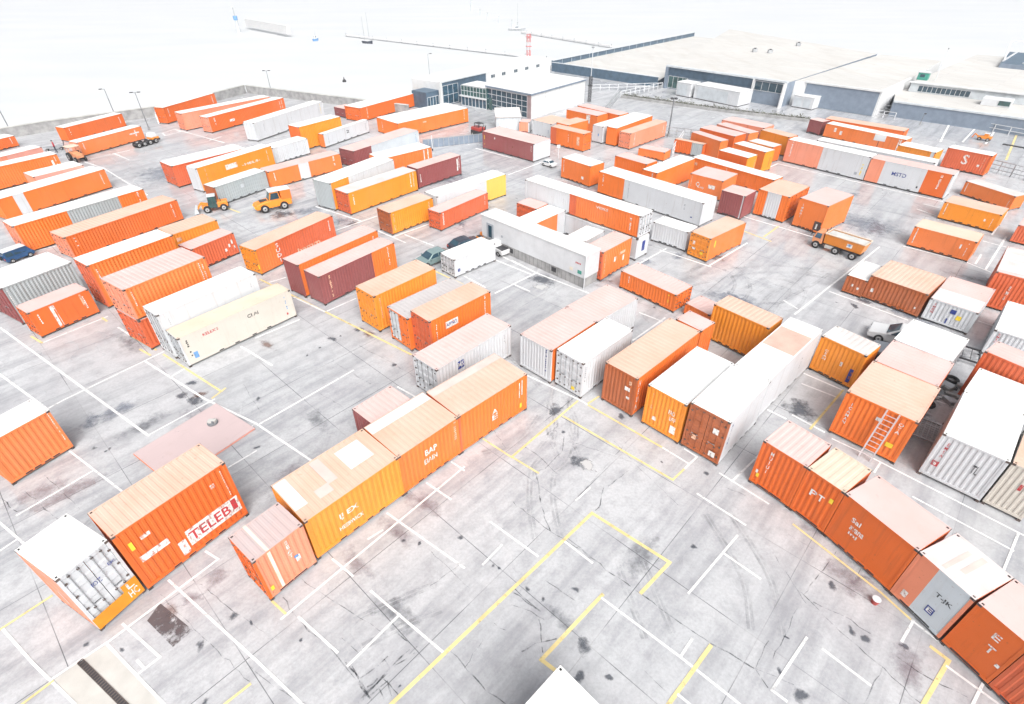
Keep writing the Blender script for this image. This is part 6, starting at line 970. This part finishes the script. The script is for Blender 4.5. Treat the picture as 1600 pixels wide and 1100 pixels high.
# handcart, person
t = thing('handcart', -70.3, 85.6, R(30), 'grey flat handcart beside the person in red', 'handcart'); q = MB(); q.box(-1.3, -.5, .42, 1.3, .5, .55, M['steel']); q.build('bed', t); q = MB(); q.beam((1.3, -.4, .5), (1.5, -.4, 1.2), .05, .05, M['dark']); q.beam((1.3, .4, .5), (1.5, .4, 1.2), .05, .05, M['dark']); q.beam((1.5, -.4, 1.2), (1.5, .4, 1.2), .05, .05, M['dark']); q.build('handle', t)
for s_ in (-1, 1):
    for xx in (.9, -.9): wheel(t, xx, s_ * .42, .2, .1, s_)
def person(x, y, rz, label):
    t = thing('person', x, y, rz, label, 'person')
    J = [('pelvis', (0, 0, .92), .15), ('waist', (0, 0, 1.1), .14), ('chest', (0, .01, 1.34), .165), ('neck', (0, 0, 1.5), .065), ('head', (0, .02, 1.62), .095), ('crown', (0, .01, 1.74), .08)]
    E = [(0, 1), (1, 2), (2, 3), (3, 4), (4, 5)]
    for s_ in (-1, 1):
        k = len(J); J += [('', (s_ * .19, 0, 1.43), .065), ('', (s_ * .25, -.02, 1.16), .05), ('', (s_ * .24, .1, .93), .038), ('', (s_ * .235, .14, .84), .04)]; E += [(2, k), (k, k + 1), (k + 1, k + 2), (k + 2, k + 3)]
        k = len(J); J += [('', (s_ * .1, 0, .84), .105), ('', (s_ * .11, .02 + .05 * s_, .48), .07), ('', (s_ * .11, -.02 + .1 * s_, .09), .05), ('', (s_ * .12, .12 + .1 * s_, .04), .04)]; E += [(0, k), (k, k + 1), (k + 1, k + 2), (k + 2, k + 3)]
    me = bpy.data.meshes.new('body'); me.from_pydata([j[1] for j in J], E, []); o = bpy.data.objects.new('body', me); COL.objects.link(o); o.parent = t
    sk = o.modifiers.new('skin', 'SKIN'); sk.use_smooth_shade = True
    for i, j in enumerate(J): me.skin_vertices[0].data[i].radius = (j[2], j[2] * .85 if i < 3 else j[2])
    me.skin_vertices[0].data[0].use_root = True
    sb_ = o.modifiers.new('sub', 'SUBSURF'); sb_.levels = sb_.render_levels = 2
    mt, tt, b = nodes('worker_outfit'); tc = tt.nodes.new('ShaderNodeTexCoord').outputs['Object']; sp = tt.nodes.new('ShaderNodeSeparateXYZ'); tt.links.new(tc, sp.inputs[0])
    mp = N(tt, 'ShaderNodeMath', operation='DIVIDE'); tt.links.new(sp.outputs['Z'], mp.inputs[0]); mp.inputs[1].default_value = 2
    rp = tt.nodes.new('ShaderNodeValToRGB'); rp.color_ramp.interpolation = 'CONSTANT'; e = rp.color_ramp.elements; e[0].color = (.02, .02, .02, 1); e[1].position = .05; e[1].color = (.035, .04, .06, 1)
    for pz, cc in ((.455, (.5, .05, .07)), (.755, (.5, .3, .22))): z = e.new(pz); z.color = (*cc, 1)
    tt.links.new(mp.outputs[0], rp.inputs[0]); tt.links.new(rp.outputs[0], b.inputs['Base Color']); b.inputs['Roughness'].default_value = .8; me.materials.append(mt)
    q = MB(); n = 12
    for a in range(5):
        z0, z1 = 1.66 + a * .035, 1.66 + (a + 1) * .035; r0, r1 = [.115 * math.cos(max(0, (z - 1.66)) / .185 * 1.35) for z in (z0, z1)]
        q.cyl((0, .01, z0), (0, .01, z1), r0, M['cloth_d'], n, r1)
    q.build('hair', t)
person(-69.2, 84.4, R(120), 'person in red top and dark trousers standing by the grey handcart')
# ladder, grates, junk
L_ = LADDER
t = thing('ladder', L_[0][0], L_[0][1], 0, 'white aluminium ladder leaning against the orange container front', 'ladder'); a = Vector((0, 0, .02)); d = Vector((L_[1][0] - L_[0][0], L_[1][1] - L_[0][1], L_[1][2])); sx = Vector((L_[2][0], L_[2][1], 0)) * .31
q = MB()
for s_ in (-1, 1): q.beam(a + sx * s_, a + d + sx * s_, .055, .08, M['alu'], sx)
q.build('rail', t); q = MB()
for k in range(1, 11): q.beam(a + d * k / 11 - sx, a + d * k / 11 + sx, .035, .035, M['alu'])
q.build('rung', t)
def grid(name, x, y, rz, lx, ly, nx, ny, m, label, h=.25):
    t = thing(name, x, y, rz, label, 'rack'); q = MB()
    for a, b_ in (((-lx, -ly), (lx, -ly)), ((lx, -ly), (lx, ly)), ((lx, ly), (-lx, ly)), ((-lx, ly), (-lx, -ly))): q.beam((*a, h), (*b_, h), .09, .12, m)
    q.build('rack_frame', t); q = MB()
    for k in range(nx + 1): xx = -lx + 2 * lx * k / nx; q.beam((xx, -ly, h), (xx, ly, h), .04, .04, M['steel'] if m is M['steel'] else m)
    for k in range(ny + 1): yy = -ly + 2 * ly * k / ny; q.beam((-lx, yy, h), (lx, yy, h), .04, .04, M['steel'])
    q.build('grid', t); q = MB()
    for sx_ in (-1, 1):
        for sy in (-1, 1): q.box(sx_ * lx - .06, sy * ly - .06, 0, sx_ * lx + .06, sy * ly + .06, h, m)
    q.build('foot', t)
grid('steel_rack', 33.4, 31.6, R(-40), .75, .95, 3, 4, M['dark'], 'black slatted steel rack lying in the narrow alley at right', .35)
grid('steel_rack', 25.5, 23.9, R(-42), .75, 1.0, 6, 9, M['steel'], 'fine steel grid rack lying in the alley beside the ladder container', .3)
for k, (x, y, r_, lb) in enumerate(((30.6, 28.9, .36, 'upper black tyre lying among the junk in the right alley'), (27.4, 26.4, .33, 'lower black tyre lying in the right alley near white lines'))):
    q = MB(); n = 18
    vs = []; fs = []
    for a in range(n):
        for b_ in range(8):
            A, B = 6.2832 * a / n, 6.2832 * b_ / 8; rr = r_ + .11 * math.cos(B); vs.append((rr * math.cos(A), rr * math.sin(A), .12 + .11 * math.sin(B)))
            fs.append((a * 8 + b_, ((a + 1) % n) * 8 + b_, ((a + 1) % n) * 8 + (b_ + 1) % 8, a * 8 + (b_ + 1) % 8))
    q.add(vs, fs, M['rubber'], True); o = q.build('tyre'); o.location = (x, y, 0); tag(o, lb, 'tyre', 'old tyres in the alley')
q = MB(); rnd = random.Random(5)
for k in range(26):
    x, y = rnd.uniform(-.9, .9), rnd.uniform(-1.4, 1.4); h = rnd.uniform(.08, .35); A = rnd.uniform(0, 3); e = Vector((math.cos(A), math.sin(A), 0)) * rnd.uniform(.15, .4); f_ = Vector((-e.y, e.x, 0)) * rnd.uniform(.4, .9)
    c = Vector((x, y, h * .5)); vs = [c + e * i + f_ * j + Vector((0, 0, h * .5 * kz)) for kz in (-1, 1) for j in (-1, 1) for i in (-1, 1)]
    q.add(vs, [(4, 5, 7, 6), (0, 1, 5, 4), (2, 6, 7, 3), (0, 4, 6, 2), (1, 3, 7, 5)], rnd.choice([M['steel'], M['dark'], MK['l'], M['conc']]))
o = q.build('scrap_heap'); o.location = (29.2, 27.8, 0); o.rotation_euler = (0, 0, R(-40)); tag(o, 'low heap of grey scrap between the container rows in the right alley', 'scrap', None, 'stuff')
t = thing('bucket', 16.6, 13.0, 0, 'small red bucket with white rim standing by the lower right row', 'bucket'); q = MB(); q.cyl((0, 0, 0), (0, 0, .3), .14, M['red'], 14, .18); q.build('pail', t); q = MB(); q.cyl((0, 0, .3), (0, 0, .33), .185, M['white'], 14, .185); q.build('lid', t)
t = thing('wall_cabinet', -63.0, 102.6, R(-62), 'white switch cabinet with dark slots against the quay wall', 'cabinet'); q = MB(); q.box(-1.1, -.3, 0, 1.1, .3, 1.5, M['white']); q.build('case', t, .03); q = MB()
for xx in (-.7, 0, .7): q.box(xx - .2, -.32, .3, xx + .2, -.301, 1.3, M['dark'])
q.build('louvre', t)
# white site cabin on its plinth
x, y, th, L_, W_, H_ = K68
t = thing('site_office', x, y, th, 'long white cabin on a grey block plinth with a dark door, centre of the yard', 'cabin'); wv = -2.0
q = MB(); q.box(.05, wv + .05, 0, L_ - .05, -.05, .95, M['conc'])
for k in range(26): q.box(.1 + k * (L_ - .2) / 26, -.052, .02, .115 + k * (L_ - .2) / 26, -.04, .93, M['dark'])
q.build('plinth', t); q = MB()
q.box(0, wv, .95, L_, 0, H_ - .1, M['white']); q.build('wall', t, .03)
q = MB(); q.box(-.06, wv - .06, H_ - .1, L_ + .06, .06, H_ + .04, M['wwall']); q.build('roof', t, .04)
q = MB()
for k in range(1, 11): q.box(k * L_ / 11 - .008, -.004, 1.0, k * L_ / 11 + .008, .004, H_ - .14, MK['l'])
q.build('wall_joint', t)
q = MB(); q.box(L_ - 1.75, .0, .98, L_ - .75, .03, 2.55, MK['g']); do = q.build('door', t); q = MB(); q.box(L_ - 1.5, .03, 1.1, L_ - 1.0, .04, 2.35, M['glass']); q.build('pane', do)
for xx in (L_ * .69, L_ * .27): q = MB(); q.box(xx - .28, -.045, .35, xx + .28, -.02, .8, M['dark']); q.build('vent', t)
q = MB(); q.box(.35, .001, 1.25, .8, .012, 1.6, M['green']); q.build('notice', t); q = MB()
for k in range(4): q.box(.5 + k * .16, .001, 2.15, .6 + k * .16, .012, 2.3, MK['R'])
q.box(1.35, .001, 1.3, 1.7, .012, 1.6, MK['c']); q.build('lettering', t); q = MB(); q.cyl((L_ * .78, 0, 1.7), (L_ * .78, .012, 1.7), .14, MK['g'], 12); q.build('badge', t)
q = MB(); q.cyl((-.05, .05, 0), (-.05, .05, H_), .05, M['white'], 8); q.build('downpipe', t)
